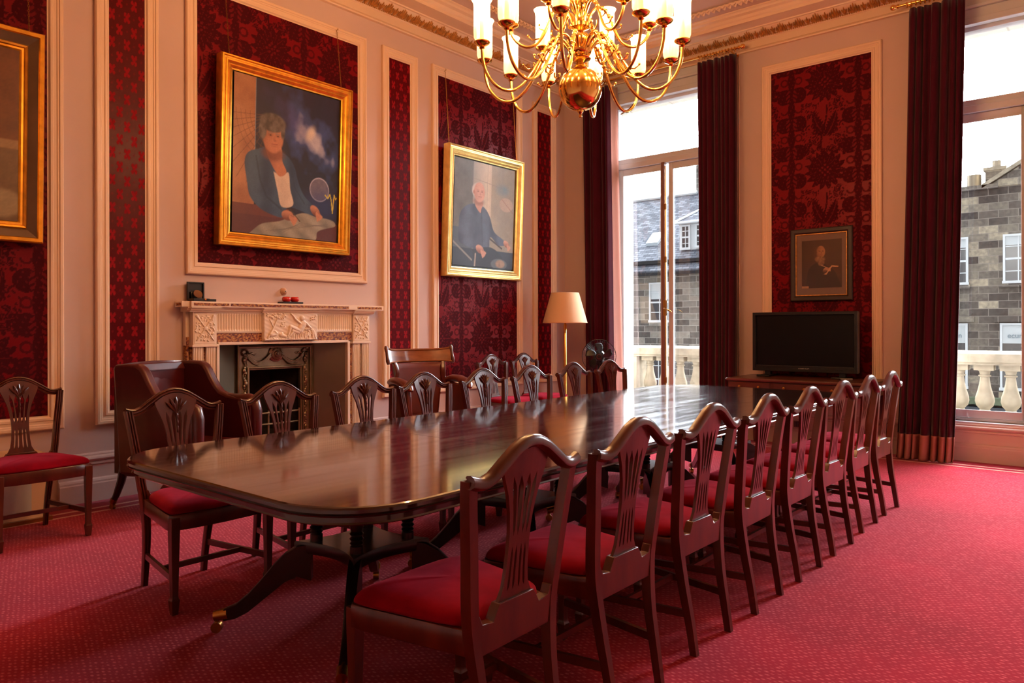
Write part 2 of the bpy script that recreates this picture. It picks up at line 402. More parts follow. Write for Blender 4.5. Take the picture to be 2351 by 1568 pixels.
def fabric_mat(name, c0, c1, sh=True):
    m, nt, b = newmat(name); L = nt.links
    a = node(nt, 'ShaderNodeAttribute'); a.attribute_name = 'pat'
    n = node(nt, 'ShaderNodeTexNoise'); n.inputs['Scale'].default_value = 240; n.inputs['Detail'].default_value = 2; L.new(coords(nt, scale=(1, 1, .3)), n.inputs[0])
    mu = node(nt, 'ShaderNodeMath', operation='MULTIPLY_ADD'); L.new(n.outputs[0], mu.inputs[0]); mu.inputs[1].default_value = .3; mu.inputs[2].default_value = -.15
    ad = node(nt, 'ShaderNodeMath', operation='ADD'); L.new(a.outputs['Fac'], ad.inputs[0]); L.new(mu.outputs[0], ad.inputs[1])
    L.new(ramp(nt, ad.outputs[0], [(0, lin(c0)), (1, lin(c1))]), b.inputs['Base Color'])
    mr = node(nt, 'ShaderNodeMapRange'); L.new(a.outputs['Fac'], mr.inputs[0]); mr.inputs[3].default_value = .36; mr.inputs[4].default_value = .75; L.new(mr.outputs[0], b.inputs['Roughness'])
    setin(b, Specular_IOR_Level=.1, Sheen_Roughness=.35); b.inputs['Sheen Tint'].default_value = (1, .1, .14, 1)
    m2_ = node(nt, 'ShaderNodeMapRange'); L.new(a.outputs['Fac'], m2_.inputs[0]); m2_.inputs[3].default_value = .9 if sh else .2; m2_.inputs[4].default_value = .15 if sh else .9; L.new(m2_.outputs[0], b.inputs['Sheen Weight']); return m
DAM = fabric_mat('crimson_damask', (112, 7, 17), (64, 3, 11))
STR = fabric_mat('crimson_sprig_fabric', (82, 3, 11), (142, 16, 25), False)
def fabric(name, a0, z0, a1, z1, fn, mat, parent, wall, pf, step=.011, off=(0, 0)):
    nu = max(2, int((a1 - a0) / step)); nv = max(2, int((z1 - z0) / step))
    A, Z = np.meshgrid(np.linspace(a0, a1, nu + 1), np.linspace(z0, z1, nv + 1))
    V = np.zeros((A.size, 3)); w = wall(0, 0, .008)
    if wall is LW: V[:, 0] = w[0]; V[:, 1] = A.ravel(); V[:, 2] = Z.ravel()
    else: V[:, 0] = A.ravel(); V[:, 1] = w[1]; V[:, 2] = Z.ravel()
    o = grid_np(name, V, nu, nv, mat, parent)
    at = o.data.attributes.new('pat', 'FLOAT', 'POINT'); at.data.foreach_set('value', pf(A + off[0], Z + off[1]).ravel().astype(np.float32))
    return o
def grid_np(name, V, nu, nv, mat, parent=None):
    me = bpy.data.meshes.new(name)
    i = np.arange(nu)[None, :] + np.arange(nv)[:, None] * (nu + 1)
    F = np.stack([i, i + 1, i + nu + 2, i + nu + 1], -1).reshape(-1, 4)
    me.vertices.add(len(V)); me.vertices.foreach_set('co', V.astype(np.float32).ravel())
    me.loops.add(F.size); me.loops.foreach_set('vertex_index', F.ravel().astype(np.int32))
    me.polygons.add(len(F)); me.polygons.foreach_set('loop_start', np.arange(0, F.size, 4, dtype=np.int32))
    me.update(); me.validate()
    me.materials.append(mat); o = bpy.data.objects.new(name, me); COL.objects.link(o)
    if parent: o.parent = parent
    return o
def wall_panel(rect, inner, wall, pf, mat, label, off=(0, 0), step=.0072, mould='cream'):
    if pf is strips: step = .0055
    a0, z0, a1, z1 = rect
    r = empty('wall_panel', (0, 0, 0), 0, label, 'wall panel', 'fabric panels framed on the walls')
    MB().frame(rect, MPROF, wall).build('moulding', CREAM, r, smooth=30)
    fabric('fabric', inner[0], inner[1], inner[2], inner[3], None, mat, r, wall, pf, step, off)
    return r
def inn(r, d=.095): return (r[0] + d, r[1] + d, r[2] - d, r[3] - d)
ZB, ZT = .555, 4.165
PN = [((.34, ZB, 1.965, ZT), damask, DAM, 'wide crimson damask wall panel behind the cropped left painting', (-.45, .1)),
      ((2.178, ZB, 2.64, ZT), strips, STR, 'narrow sprigged crimson wall panel left of the fireplace behind the wing armchair', (0, 0)),
      ((2.86, 1.712, 4.70, ZT), damask, DAM, 'crimson damask wall panel above the mantelpiece behind the woman portrait', (.1, .2)),
      ((4.905, ZB, 5.392, ZT), strips, STR, 'narrow sprigged crimson wall panel right of the fireplace', (.02, .05)),
      ((5.608, ZB, 7.163, ZT), damask, DAM, 'wide bright crimson damask wall panel behind the old man portrait', (-6.07, .02)),
      ((7.39, ZB, 7.872, ZT), strips, STR, 'narrow sprigged crimson wall panel in the corner behind the floor lamp', (0, 0))]
for rc, pf, mt, lb, off in PN: wall_panel(rc, inn(rc), LW, pf, mt, lb, off)
wall_panel((-3.142, ZB, -1.914, ZT), inn((-3.142, ZB, -1.914, ZT)), WW, damask, DAM, 'dark damask wall panel between the two windows behind the television', (.1, .1))
# thin vertical beads beside the window casings
m = MB()
for x in (-5.45, -3.46, W2[0]-.2): m.box(x, YB-.035, 0, x+.035, YB, 4.37); m.box(x+.045, YB-.02, 0, x+.055, YB, 4.37)
struct(m.build('trim_2', CREAM, bevel=.004))

# ---- cornice swept round the room
CP = [(0, 4.372), (.035, 4.372), (.04, 4.384), (.03, 4.402), (.022, 4.41), (.022, 4.482), (.034, 4.487), (.042, 4.497), (.046, 4.503), (.055, 4.508), (.09, 4.517), (.125, 4.535), (.15, 4.562), (.165, 4.566), (.17, 4.578), (.33, 4.585), (.335, 4.615), (.35, 4.625), (.365, 4.65), (.40, 4.662), (.41, 4.68), (.43, 4.69), (.43, 4.702), (0, 4.71)]
rings = []
for sx, sy, X, Y in ((1, 1, XL, YK), (-1, 1, XR, YK), (-1, -1, XR, YB), (1, -1, XL, YB)):
    rings.append([(X + sx * d, Y + sy * d, z) for d, z in CP])
m = MB().loft(rings, cap=False, loop=True)
cor = struct(m.build('trim_1', CREAM, smooth=25))
# gilded acanthus and bud enrichment in the cornice cove (surface ornament of the cornice)
def leafunit(m, T):
    """T(s,d,z): along, out, height"""
    def cove(t): return (.052 + .1 * t, 4.508 + .05 * t ** 1.8)
    for lobe, (w, l) in ((0, (.024, 1)), (-1, (.021, .9)), (1, (.021, .9)), (-2, (.018, .72)), (2, (.018, .72))):
        rings = []
        for k in range(6):
            t = k / 5; d, z = cove(t * l); s = lobe * .02 * (.75 + .5 * math.sin(PI * t * .7)) ; ww = w * math.sin(PI * (t * .85 + .12)) + .002
            lift = .012 + .018 * math.sin(PI * t) - abs(lobe) * .002
            rings.append([T(s - ww * .6, d, z - lift * .5), T(s, d + .006, z - lift), T(s + ww * .6, d, z - lift * .5), T(s, d - .004, z + .006)])
        m.loft(rings)
def budunit(m, T):
    for s0, l in ((0, .9), (-.018, .7), (.018, .7)):
        rings = []
        for k in range(5):
            t = k / 4; d = .055 + .09 * t * l; z = 4.508 + .045 * (t * l) ** 1.8; w = .004 + .007 * math.sin(PI * t)
            s = s0 * (t * 1.3)
            rings.append([T(s - w, d, z - .006), T(s, d + .003, z - .018), T(s + w, d, z - .006), T(s, d, z + .004)])
        m.loft(rings)
m = MB()
p = .185
k = 0; y = .3
while y < YB - .15:
    T = lambda s, d, z, y=y: (XL + d, y + s, z)
    leafunit(m, T); T2 = lambda s, d, z, y=y: (XL + d, y + p/2 + s, z); budunit(m, T2); y += p
x = XL + .2
while x < XR - .2:
    T = lambda s, d, z, x=x: (x + s, YB - d, z)
    leafunit(m, T); T2 = lambda s, d, z, x=x: (x + p/2 + s, YB - d, z); budunit(m, T2); x += p
# bead course
for i in range(int((YB - .3) / .022)): m.ball((XL + .047, .3 + i * .022, 4.498), .0085, 6)
for i in range(int((XR - XL) / .022)): m.ball((XL + .05 + i * .022, YB - .047, 4.498), .0085, 6)
m.build('leaf_enrichment', GILTP, cor, smooth=50)
# ceiling garland rectangle
m = MB()
def garl(a, b):
    a = Vector(a); b = Vector(b); L = (b - a).length; t = (b - a) / L; n = Vector((-t.y, t.x, 0)); i = 0; s = 0
    while s < L:
        for sg in (-1, 1):
            c = a + t * s; tip = c + t * .075 + n * sg * .035; tip.z -= .012
            mid = (c + tip) / 2 + n * sg * .012; mid.z -= .024
            m.tube([c, mid, tip], [.007, .018, .003], 5)
        s += .06
g0, g1 = .66, .64
cs = [(XL+g0, YK+g0, ZC), (XR-g0, YK+g0, ZC), (XR-g0, YB-g1, ZC), (XL+g0, YB-g1, ZC)]
for i in range(4): garl(cs[i], cs[(i+1) % 4])
struct(m.build('trim_3', CREAM, smooth=50))

# ---- baseboards
BP = [(0, .355), (.012, .355), (.02, .345), (.02, .335), (.034, .325), (.038, .312), (.03, .3), (.016, .292), (.022, .285), (.022, .272), (.012, .268), (.012, .17), (.03, .162), (.036, .15), (.036, .138), (.04, .13), (.04, 0), (0, 0)]
def baseb(name, a, b, T):
    return struct(MB().loft([[T(a, d, z) for d, z in BP], [T(b, d, z) for d, z in BP]]).build(name, CREAM if 0 else PAINT, smooth=25))
TL = lambda s, d, z: (XL + d, s, z)
TB = lambda s, d, z: (s, YB - d, z)
baseb('baseboard_left', 1.93, 2.78, TL); baseb('baseboard_left', 4.78, YB, TL); baseb('baseboard_left', YK, 1.5, TL)
baseb('baseboard_window', XL, XR, TB)
# ------------------------------------------------------------------ windows
def window(n, w, handle):
    a, b = w; c = (a + b) / 2; r = empty('window_%d' % n); r['kind'] = 'structure'
    y0, y1 = YB + .05, YB + .11
    m = MB()
    m.box(a, y0, WBZ+.012, a+.07, y1+.03, 4.06); m.box(b-.07, y0, WBZ+.012, b, y1+.03, 4.06); m.box(a, y0-.02, 4.061, b, y1+.03, WT)   # outer frame
    m.box(a+.071, y0+.004, 3.36, b-.071, y1+.028, 3.42); m.box(a+.001, y0-.02, 3.291, b-.001, y1+.02, 3.359)                 # transom
    m.box(a-.02, YB-.05, 4.10, b+.02, y0, 4.16); m.box(a-.02, YB-.03, 4.16, b+.02, YB+.02, 4.25); m.box(a-.02, YB-.06, 4.25, b+.02, YB+.01, 4.28); m.box(a-.02, YB-.03, 4.28, b+.02, YB+.01, 4.37)
    m.box(a, YB-.01, WBZ-.06, b, y1+.2, WBZ+.01)
    for (p0, p1) in ((a+.072, c-.05), (c+.05, b-.072)): m.box(p0, y0+.02, WBZ+.012, p1, y1+.018, WBZ+.039)
    m.build('frame', WHITEP, r, bevel=.005)
    for q, (p0, p1) in enumerate(((a+.07, c-.01), (c+.03, b-.07))):
        l = MB(); l.box(p0+.001, y0+.015, WBZ+.041, p0+.055, y1, 3.289); l.box(p1-.06, y0+.015, WBZ+.041, p1-.001, y1, 3.289)
        l.box(p0+.056, y0+.018, 3.215, p1-.061, y1-.002, 3.288); l.box(p0+.056, y0+.018, WBZ+.042, p1-.061, y1-.002, WBZ+.11)
        l.frame((p0+.052, WBZ+.105, p1-.058, 3.22), [(0, 0), (0, .02), (.012, .01), (.012, 0)], lambda x, z, h: (x, y0+.015-h*.5+.005, z))
        l.build('casement', WHITEP, r, bevel=.004)
    m = MB(); m.box(a+.1, y0+.04, 3.42, b-.1, y0+.045, 4.07); m.box(a+.11, y0+.04, WBZ+.1, c-.06, y0+.045, 3.22); m.box(c+.08, y0+.04, WBZ+.1, b-.12, y0+.045, 3.22)
    m.build('glass_pane', GLASS, r, smooth=0)
    m = MB(); m.box(c-.05, y0-.03, WBZ+.02, c-.005, y0+.03, 3.30); m.build('meeting_stile', WINBR, r, bevel=.004)
    m = MB(); m.cur = 0
    m.tube([(c+.005, y0-.02, WBZ+.05), (c+.005, y0-.02, 3.25)], .009, 8)
    for z in (.62, 1.48, 2.1, 2.75): m.box(c-.008, y0-.035, z-.035, c+.018, y0-.005, z+.035)
    m.box(c-.012, y0-.045, 1.41, c+.022, y0-.01, 1.6)
    m.tube([(c+.005, y0-.05, 1.5), (c+.03, y0-.09, 1.495), (c+.11, y0-.1, 1.465), (c+.13, y0-.1, 1.45)], [.008, .009, .01, .006], 8)
    m.build('espagnolette_bolt', BRASSD, r)
    # casing panels on the wall each side
    m = MB()
    for x in (a - .1, b + .03): m.box(x, YB-.03, .36, x+.07, YB+.02, 4.37)
    m.build('casing', WHITEP, r, bevel=.006)
    return r
window(1, W1, 1); window(2, W2, 1)
# little stay hanging from window 1 top light
t = MB(); t.tube([(-4.73, YB-.02, 4.12), (-4.8, YB-.1, 4.0), (-4.87, YB-.18, 3.93)], .008, 6)
tag(t.build('window_stay', BRASSD), 'small pale metal window stay hanging below the head of the left window', 'window stay')
# ------------------------------------------------------------------ dining chairs
def backx(z): return -.178 - .057 * max(0, (z - .42) / .55) ** 1.15
CRZ = [(0, .967), (.03, .964), (.07, .948), (.12, .915), (.165, .884), (.195, .874), (.22, .876), (.245, .884)]
def crestz(y): return interp(abs(y), CRZ)
def make_chair():
    r = empty('dining_chair')
    # seat outline
    ol = [(-.168, -.183), (.02, -.215), (.2, -.248), (.235, -.25), (.25, -.235), (.266, -.15), (.274, 0), (.266, .15), (.25, .235), (.235, .25), (.2, .248), (.02, .215), (-.168, .183), (-.172, .1), (-.172, -.1)]
    def ring(s, z, dz=0): return [(.05 + (x - .05) * s, y * s, z + dz * (math.sin(x * 37 + y * 51) + math.sin(y * 63 - x * 29 + 1))) for x, y in ol]
    m = MB().loft([ring(.985, .435), ring(1.0, .447), ring(.985, .462, .001), ring(.93, .477, .002), ring(.8, .489, .003), ring(.6, .496, .004), ring(.35, .499, .004), ring(.1, .499, .002)])
    o = m.build('seat', VELVET, r, smooth=60); md = o.modifiers.new('s', 'SUBSURF'); md.levels = 1; md.render_levels = 1
    m = MB().loft([ring(1.0, .372), ring(1.012, .376), ring(1.012, .437), ring(1.0, .442)]); m.build('seat_rail', WCHAIR, r, smooth=40)
    poly = [(-.178, .372), (.178, .372), (.182, .484), (.162, .484), (.15, .458), (.105, .452), (.09, .478), (.078, .494), (-.078, .494), (-.09, .478), (-.105, .452), (-.15, .458), (-.162, .484), (-.182, .484)]
    MB().prism(poly, lambda y, z, t: (t, y, z), -.198, -.166).build('rear_rail', WCHAIR, r, smooth=30, bevel=.002)
    sec = [(-.016, -.018), (.016, -.018), (.018, .01), (.016, .018), (.01, .018), (.006, .011), (.002, .018), (-.002, .018), (-.006, .011), (-.01, .018), (-.016, .018), (-.018, .01)]
    for s in (-1, 1):
        pts = bez([(-.24, .152, 0), (-.222, .153, .12), (-.196, .16, .27), (-.181, .176, .42), (backx(.52), .19, .52), (backx(.66), .206, .66), (backx(.8), .225, .8), (backx(.868)-.002, .2335, .868)], 5)
        rings = []
        for p in pts:
            k = .74 + .26 * min(1, p.z / .4); kk = 1.05 - .12 * max(0, (p.z - .45) / .45)
            dx = .004 if p.z < .45 else 0
            rings.append([(p.x + b * k * kk, s * (p.y) + a * k, p.z) for a, b in sec])
        MB().loft(rings).build('rear_leg', WCHAIR, r, smooth=40)
        m = MB(); x, y = .243, s * .232
        def sq(z, w): return [(x - w, y - w, z), (x + w, y - w, z), (x + w, y + w, z), (x - w, y + w, z)]
        m.loft([sq(0, .013), sq(.065, .0185), sq(.072, .0155), sq(.085, .0135), sq(.38, .0195), sq(.43, .0195)]); m.build('front_leg', WCHAIR, r, smooth=20, bevel=.0015)
        a = Vector((.243, s * .232, .155)); b = Vector((-.212, s * .155, .155))
        m = MB(); m.loft([[(p.x, p.y - .008, p.z - .014), (p.x, p.y + .008, p.z - .014), (p.x, p.y + .008, p.z + .014), (p.x, p.y - .008, p.z + .014)] for p in (a, b)]); m.build('stretcher', WCHAIR, r, smooth=0)
    MB().box(.04, -.19, .142, .056, .19, .166).build('stretcher', WCHAIR, r, smooth=0)
    cs = [(-.017, .013), (-.011, .014), (-.007, .009), (-.002, .015), (.004, .015), (.008, .009), (.012, .014), (.017, .011), (.019, -.002), (.014, -.013), (.003, -.019), (-.01, -.017), (-.018, -.006)]
    rings = []; N = 44
    for i in range(N + 1):
        y = -.245 + .49 * i / N; e = .004; dz = (crestz(y + e) - crestz(y - e)) / (2 * e); n = Vector((0, -dz, 1)).normalized()
        t = max(-1, min(1, y / .245)); px = -.236 - .014 * (1 - t * t)
        c = Vector((px, y, crestz(y) - .018))
        rings.append([c + n * a * 1.0 + Vector((b * 1.05, 0, 0)) for a, b in cs])
    MB().loft(rings).build('crest_rail', WCHAIR, r, smooth=45)
    # pierced splat
    E_ = [(0, .078), (.04, .068), (.09, .057), (.2, .05), (.34, .047), (.45, .048), (.58, .055), (.72, .07), (.84, .088), (.93, .1), (1, .106)]
    def sw(t, inner=1):   # slot half-width
        w = 0
        for a, b in ((.07, .35), (.43, .8 if inner else .82)):
            if a < t < b: q = (t - a) / (b - a); w = (.0046 if a < .1 else .0048 + (.009 if inner else .0045) * q) * min(1, q / .12) ** .5 * min(1, (1 - q) / .2)
        return w
    rows = 46; fr = []; bk = []; U = (-.62, -.23, .23, .62)
    for j in range(rows + 1):
        t = j / rows; Eh = interp(t, E_); w = sw(t)
        es = [-1.0]
        for u in U: w = sw(t, abs(u) < .3); es += [(u - w * 1.0 / Eh), (u + w / Eh)]
        es += [1.0]
        if t > .79:  # outer slots end earlier
            pass
        row = []
        for e in es:
            y = e * Eh; zt = crestz(y) - .024; z = .488 + (zt - .488) * t
            row.append((backx(z) - (.008 * t * t) * (1 - (y / .12) ** 2), y, z))
        fr.append([(x + .006, y, z) for x, y, z in row]); bk.append([(x - .006, y, z) for x, y, z in row])
    m = MB()
    for k in range(5):
        rings = [[fr[j][2*k], fr[j][2*k+1], bk[j][2*k+1], bk[j][2*k]] for j in range(rows + 1)]
        m.loft(rings)
    sp = m.build('splat', WCHAIR, r, smooth=30)
    m = MB()
    for k in range(-2, 3):
        a = k * .3; L = .09 - abs(k) * .005; pts = []; rs = []
        for i in range(9):
            q = i / 8; z = .832 + L * q * math.cos(a) ; y = L * q * math.sin(a) * 1.15 * (.6 + .4 * q)
            pts.append((backx(z) + .006 - .006, y, z)); rs.append((.0016 + .0058 * math.sin(PI * min(1, max(0, (q - .25) / .75)))) * (1 + .25 * (i % 2)))
        m.tube([(x + .006, y, z) for x, y, z in pts], rs, 6)
    pts = [(backx(z) + .008, 0, z) for z in (.838, .828, .82, .812, .801, .789, .781, .771, .761, .751, .742)]
    m.tube(pts, [.003, .006, .0065, .003, .0045, .0065, .003, .0045, .0058, .004, .001], 8)
    m.build('wheat_carving', WCHAIR, sp, smooth=50)
    return r
chair0 = make_chair(); first = [True]
def put_chair(x, y, rz, label, group, z=0):
    c = chair0 if first[0] else copy_tree(chair0)
    first[0] = False
    c.location = (x, y, z); c.rotation_euler = (0, 0, math.radians(rz)); tag(c, label, 'chair', group); return c
GR = 'shield-back dining chairs along the window side of the table'
GL = 'shield-back dining chairs along the fireplace side of the table'
RL = ['mahogany dining chair with red seat, nearest to the camera at the table corner',
 'mahogany dining chair seen from behind, second from camera in the right row',
 'mahogany dining chair seen from behind, third from camera in the right row',
 'mahogany dining chair seen from behind, fourth from camera in the right row',
 'mahogany dining chair seen from behind, fifth from camera in the right row',
 'mahogany dining chair seen from behind, third from the far end of the right row',
 'mahogany dining chair seen from behind, second from the far end of the right row',
 'mahogany dining chair at the far end of the right row, nearest the maroon curtain']
for i, (x, y, a) in enumerate([(-1.555, 1.63, 181), (-1.53, 2.195, 180), (-1.53, 2.785, 179), (-1.515, 3.335, 180), (-1.505, 3.88, 179), (-1.50, 4.43, 178), (-1.508, 5.01, 179), (-1.505, 5.56, 178)]):
    put_chair(x, y, a, RL[i], GR)
LL = ['mahogany dining chair facing us at the near left table corner by the wing armchair',
 'mahogany dining chair facing us in front of the left part of the fire grate',
 'mahogany dining chair facing us in front of the right fireplace pilaster',
 'mahogany dining chair facing us in front of the armchair with curved wooden rail',
 'mahogany dining chair facing us, between the library armchair and the wall chair pair',
 'mahogany dining chair facing us directly in front of the rightmost wall chair',
 'mahogany dining chair facing us in front of the floor lamp pole',
 'mahogany dining chair facing us in front of the black fan, at the far table end']
for i, (x, y, a) in enumerate([(-3.49, 1.76, 0), (-3.50, 2.365, 0), (-3.50, 2.97, 0), (-3.50, 3.50, 1), (-3.50, 4.10, 0), (-3.50, 4.68, 0), (-3.50, 5.28, 0), (-3.50, 5.87, 0)]):
    put_chair(x, y, a, LL[i], GL)
GW = 'shield-back dining chairs standing against the fireplace wall'
put_chair(-5.14, 1.545, 0, 'mahogany dining chair standing alone at the far left below the cropped painting', GW)
put_chair(-5.34, 6.27, 0, 'mahogany dining chair against the wall below the bald man portrait, left of the pair', GW)
put_chair(-5.34, 6.85, 0, 'mahogany dining chair against the wall near the floor lamp, right of the pair', GW)

# ------------------------------------------------------------------ dining table
def rrect(x0, y0, x1, y1, r, ra, rb, n=9):
    """rounded rectangle, ra: round at y0 end, rb: at y1 end"""
    pts = []
    for cx, cy, a0, on in ((x1 - r, y0 + r, -PI/2, ra), (x1 - r, y1 - r, 0, rb), (x0 + r, y1 - r, PI/2, rb), (x0 + r, y0 + r, PI, ra)):
        if on:
            for k in range(n + 1):
                a = a0 + PI/2 * k / n; c, s = math.cos(a), math.sin(a)
                c = math.copysign(abs(c) ** .94, c); s = math.copysign(abs(s) ** .94, s)
                pts.append((cx + r * c, cy + r * s))
        else:
            q = a0 + PI/4; pts.append((x1 if math.cos(q) > 0 else x0, y1 if math.sin(q) > 0 else y0))
    return pts
table = empty('dining_table', (-2.45, 3.68, 0), 0, 'long dark polished mahogany dining table on four pedestals in the middle of the room', 'table')
TX0, TX1 = -3.255, -1.645
secs = [(1.23, 2.437, 1, 0), (2.44, 3.63, 0, 0), (3.633, 4.9, 0, 0), (4.903, 6.14, 0, 1)]
loc = Matrix.Translation((2.45, -3.68, 0))
for y0, y1, ra, rb in secs:
    rings = []
    for ins, z in ((.03, .69), (.022, .691), (.017, .695), (.02, .7), (.02, .716), (.008, .718), (.002, .721), (0, .724), (.005, .727), (.001, .731), (.001, .741), (.005, .747), (.011, .75)):
        a = y0 + (ins if ra else 0); b = y1 - (ins if rb else 0)
        rings.append([(x, y, z) for x, y in rrect(TX0 + ins, a, TX1 - ins, b, .32 - ins, ra, rb)])
    MB().loft(rings).xform(loc).build('table_section', WTAB, table, smooth=14)
def pedestal(cx, cy):
    m = MB(); h = .2
    pl = []
    for k in range(4):
        a = [(-h, -h), (h, -h), (h, h), (-h, h)][k]; b = [(-h, -h), (h, -h), (h, h), (-h, h)][(k + 1) % 4]
        n = (-(b[1] - a[1]), b[0] - a[0]); 
        for i in range(8):
            t = i / 8; q = .05 * math.sin(PI * t) / (2 * h)
            pl.append((lerp(a[0], b[0], t) + n[0] * q, lerp(a[1], b[1], t) + n[1] * q))
    m.loft([[(x*.97, y*.97, .322) for x, y in pl], [(x, y, .33) for x, y in pl], [(x, y, .366) for x, y in pl], [(x*.98, y*.98, .372) for x, y in pl]])
    m.xform(loc @ Matrix.Translation((cx, cy, 0))); pd = m.build('pedestal', WTABD, table, smooth=30)
    MB().box(-.26, -.2, .64, .26, .2, .689).xform(loc @ Matrix.Translation((cx, cy, 0))).build('bearer', WTABD, pd, smooth=0)
    for sx in (-1, 1):
        for sy in (-1, 1):
            c = MB().lathe([(.026, .372), (.026, .40), (.021, .404), (.028, .412), (.021, .42), (.029, .43), (.021, .44), (.029, .45), (.021, .46), (.024, .466), (.028, .48), (.03, .56), (.032, .6), (.032, .645)], (sx*.135, sy*.135, 0), 14)
            c.xform(loc @ Matrix.Translation((cx, cy, 0))); c.build('column', WTABD, pd, smooth=40)
            l = MB(); d = Vector((sx, sy, 0)).normalized(); n = Vector((-d.y, d.x, 0))
            prof = [(.21, .37, .21), (.27, .355, .23), (.32, .325, .205), (.37, .275, .165), (.42, .215, .125), (.47, .16, .085), (.52, .118, .06), (.57, .098, .05)]
            rings = []
            for rr, zt, zb in prof:
                w = .024 - .007 * (rr - .2) / .37; p = d * rr
                rings.append([p - n*w + Vector((0, 0, zb)), p + n*w + Vector((0, 0, zb)), p + n*w + Vector((0, 0, zt - .004)), p + n*w*.6 + Vector((0, 0, zt)), p - n*w*.6 + Vector((0, 0, zt)), p - n*w + Vector((0, 0, zt - .004))])
            l.loft(rings); l.cur = 1
            p = d * .575; l.tube([d*.555 + Vector((0, 0, .078)), d*.61 + Vector((0, 0, .068))], [.026, .021], 10)
            l.tube([d*.6 + Vector((0, 0, .06)), d*.6 + Vector((0, 0, .035))], .01, 8)
            l.tube([d*.6 + n*.014 + Vector((0, 0, .022)), d*.6 - n*.014 + Vector((0, 0, .022))], .022, 14)
            l.xform(loc @ Matrix.Translation((cx, cy, 0))); l.build('leg', [WTABD, BRASSD], pd, smooth=40)
for y in (1.98, 3.07, 4.27, 5.47): pedestal(-2.5, y)

# ------------------------------------------------------------------ fireplace
fp = empty('fireplace', (XL, CY, 0), 0, 'white marble fireplace with fluted pilasters, carved tablet and cast iron grate', 'fireplace')
FL = Matrix.Translation((-XL, -CY, 0))
def FB(m, n, mat, par=fp, **k): m.xform(FL); return m.build(n, mat, par, **k)
def HY(y): return y - CY
Y0, Y1 = 2.775, 4.825      # shelf ends
# shelf with breakfronts and inlaid strips
def shelfpoly(z, e=0):
    X = XL
    return [(X, Y0 - e, z), (X + .12 + e, Y0 - e, z), (X + .12 + e, 2.84, z), (X + .145 + e, 2.84, z), (X + .145 + e, 4.4, z), (X + .15 + e, 4.47, z), (X + .125 + e, 4.47, z), (X + .125 + e, Y1 + e, z), (X, Y1 + e, z)]
m = MB(); m.loft([shelfpoly(1.44, -.004), shelfpoly(1.444), shelfpoly(1.484), shelfpoly(1.487, -.003)]); FB(m, 'shelf', MARBLE, smooth=20)
m = MB()
for y0, y1, d in ((2.86, 3.16, .146), (3.175, 4.38, .146), (4.5, 4.8, .126)): m.box(XL + d - .01, y0, 1.452, XL + d + .002, y1, 1.474)
m.box(XL + .02, Y0 - .0015, 1.452, XL + .105, Y0 + .01, 1.474)
FB(m, 'inlay_strip', BROC, smooth=0)
# bed mould
m = MB()
bp = [(.0, 1.44), (.13, 1.44), (.128, 1.432), (.115, 1.425), (.112, 1.416), (.1, 1.408), (.098, 1.402), (0, 1.402)]
m.loft([[(XL + d, 2.82, z) for d, z in bp], [(XL + d, 4.70, z) for d, z in bp]])
bp2 = [(d + .022 if d else 0, z) for d, z in bp]
for a, b in ((2.87 - .03, 3.09), (3.48, 4.06), (4.455, 4.70)): m.loft([[(XL + d, a, z) for d, z in bp2], [(XL + d, b, z) for d, z in bp2]])
FB(m, 'bed_moulding', MARBLE, smooth=25)
# body: frieze blocks, pilasters
m = MB()
m.box(XL, 2.845, 0, XL + .045, 3.08, 1.13); m.box(XL, 4.42, 0, XL + .045, 4.68, 1.13)
m.box(XL, 2.84, 1.13, XL + .045, 4.7, 1.403)
FB(m, 'surround', MARBLE, smooth=0)
m = MB()
for a, b in ((2.875, 3.075), (4.465, 4.665)): m.box(XL, a, 1.135, XL + .1, b, 1.403); m.box(XL, a - .012, 1.118, XL + .112, b + .01, 1.136); m.box(XL, a - .01, 0, XL + .1, b + .01, .13)
m.box(XL, 3.075, 1.228, XL + .085, 4.465, 1.238); m.box(XL, 3.09, 1.13, XL + .1, 4.41, 1.152)
m.box(XL, 3.075, .0, XL + .1, 3.1, 1.14); m.box(XL, 4.4, .0, XL + .1, 4.43, 1.14)
FB(m, 'architrave', MARBLE, smooth=0, bevel=.003)
m = MB(); m.box(XL, 3.075, 1.152, XL + .078, 4.465, 1.228)
for a, b in ((2.868, 3.0755), (4.425, 4.67)): m.box(XL, a, .13, XL + .07, b, 1.12)
for y in (2.852, 4.675): m.box(XL + .005, y - .009, .13, XL + .055, y + .009, 1.2)
FB(m, 'brocatelle_band', BROC, smooth=0)
def flutes(y0, y1, z0, z1, d0, n, dp=.01):
    m = MB(); w = (y1 - y0) / n
    def fn(u, v):
        y = y0 + u * (y1 - y0); z = z0 + v * (z1 - z0); ph = ((y - y0) / w) % 1
        q = min(1, max(0, min(z - z0 - .012, z1 - .012 - z) / .008))
        c = max(0, 1 - ((ph - .5) / .34) ** 2)
        return (XL + d0 - dp * math.sqrt(c) * q, y, z)
    m.grid(n * 8, 14, fn); m.box(XL, y0, z0, XL + d0 - dp - .001, y1, z1); return m
FB(flutes(3.08, 3.5, 1.238, 1.402, .088, 18), 'fluted_frieze', MARBLE, smooth=50)
FB(flutes(4.04, 4.46, 1.238, 1.402, .088, 18), 'fluted_frieze', MARBLE, smooth=50)
for a, b in ((2.88, 2.962), (2.988, 3.07), (4.47, 4.552), (4.578, 4.66)):
    FB(flutes(a, b, .13, 1.118, .098, 4), 'fluted_pilaster', MARBLE, smooth=50)
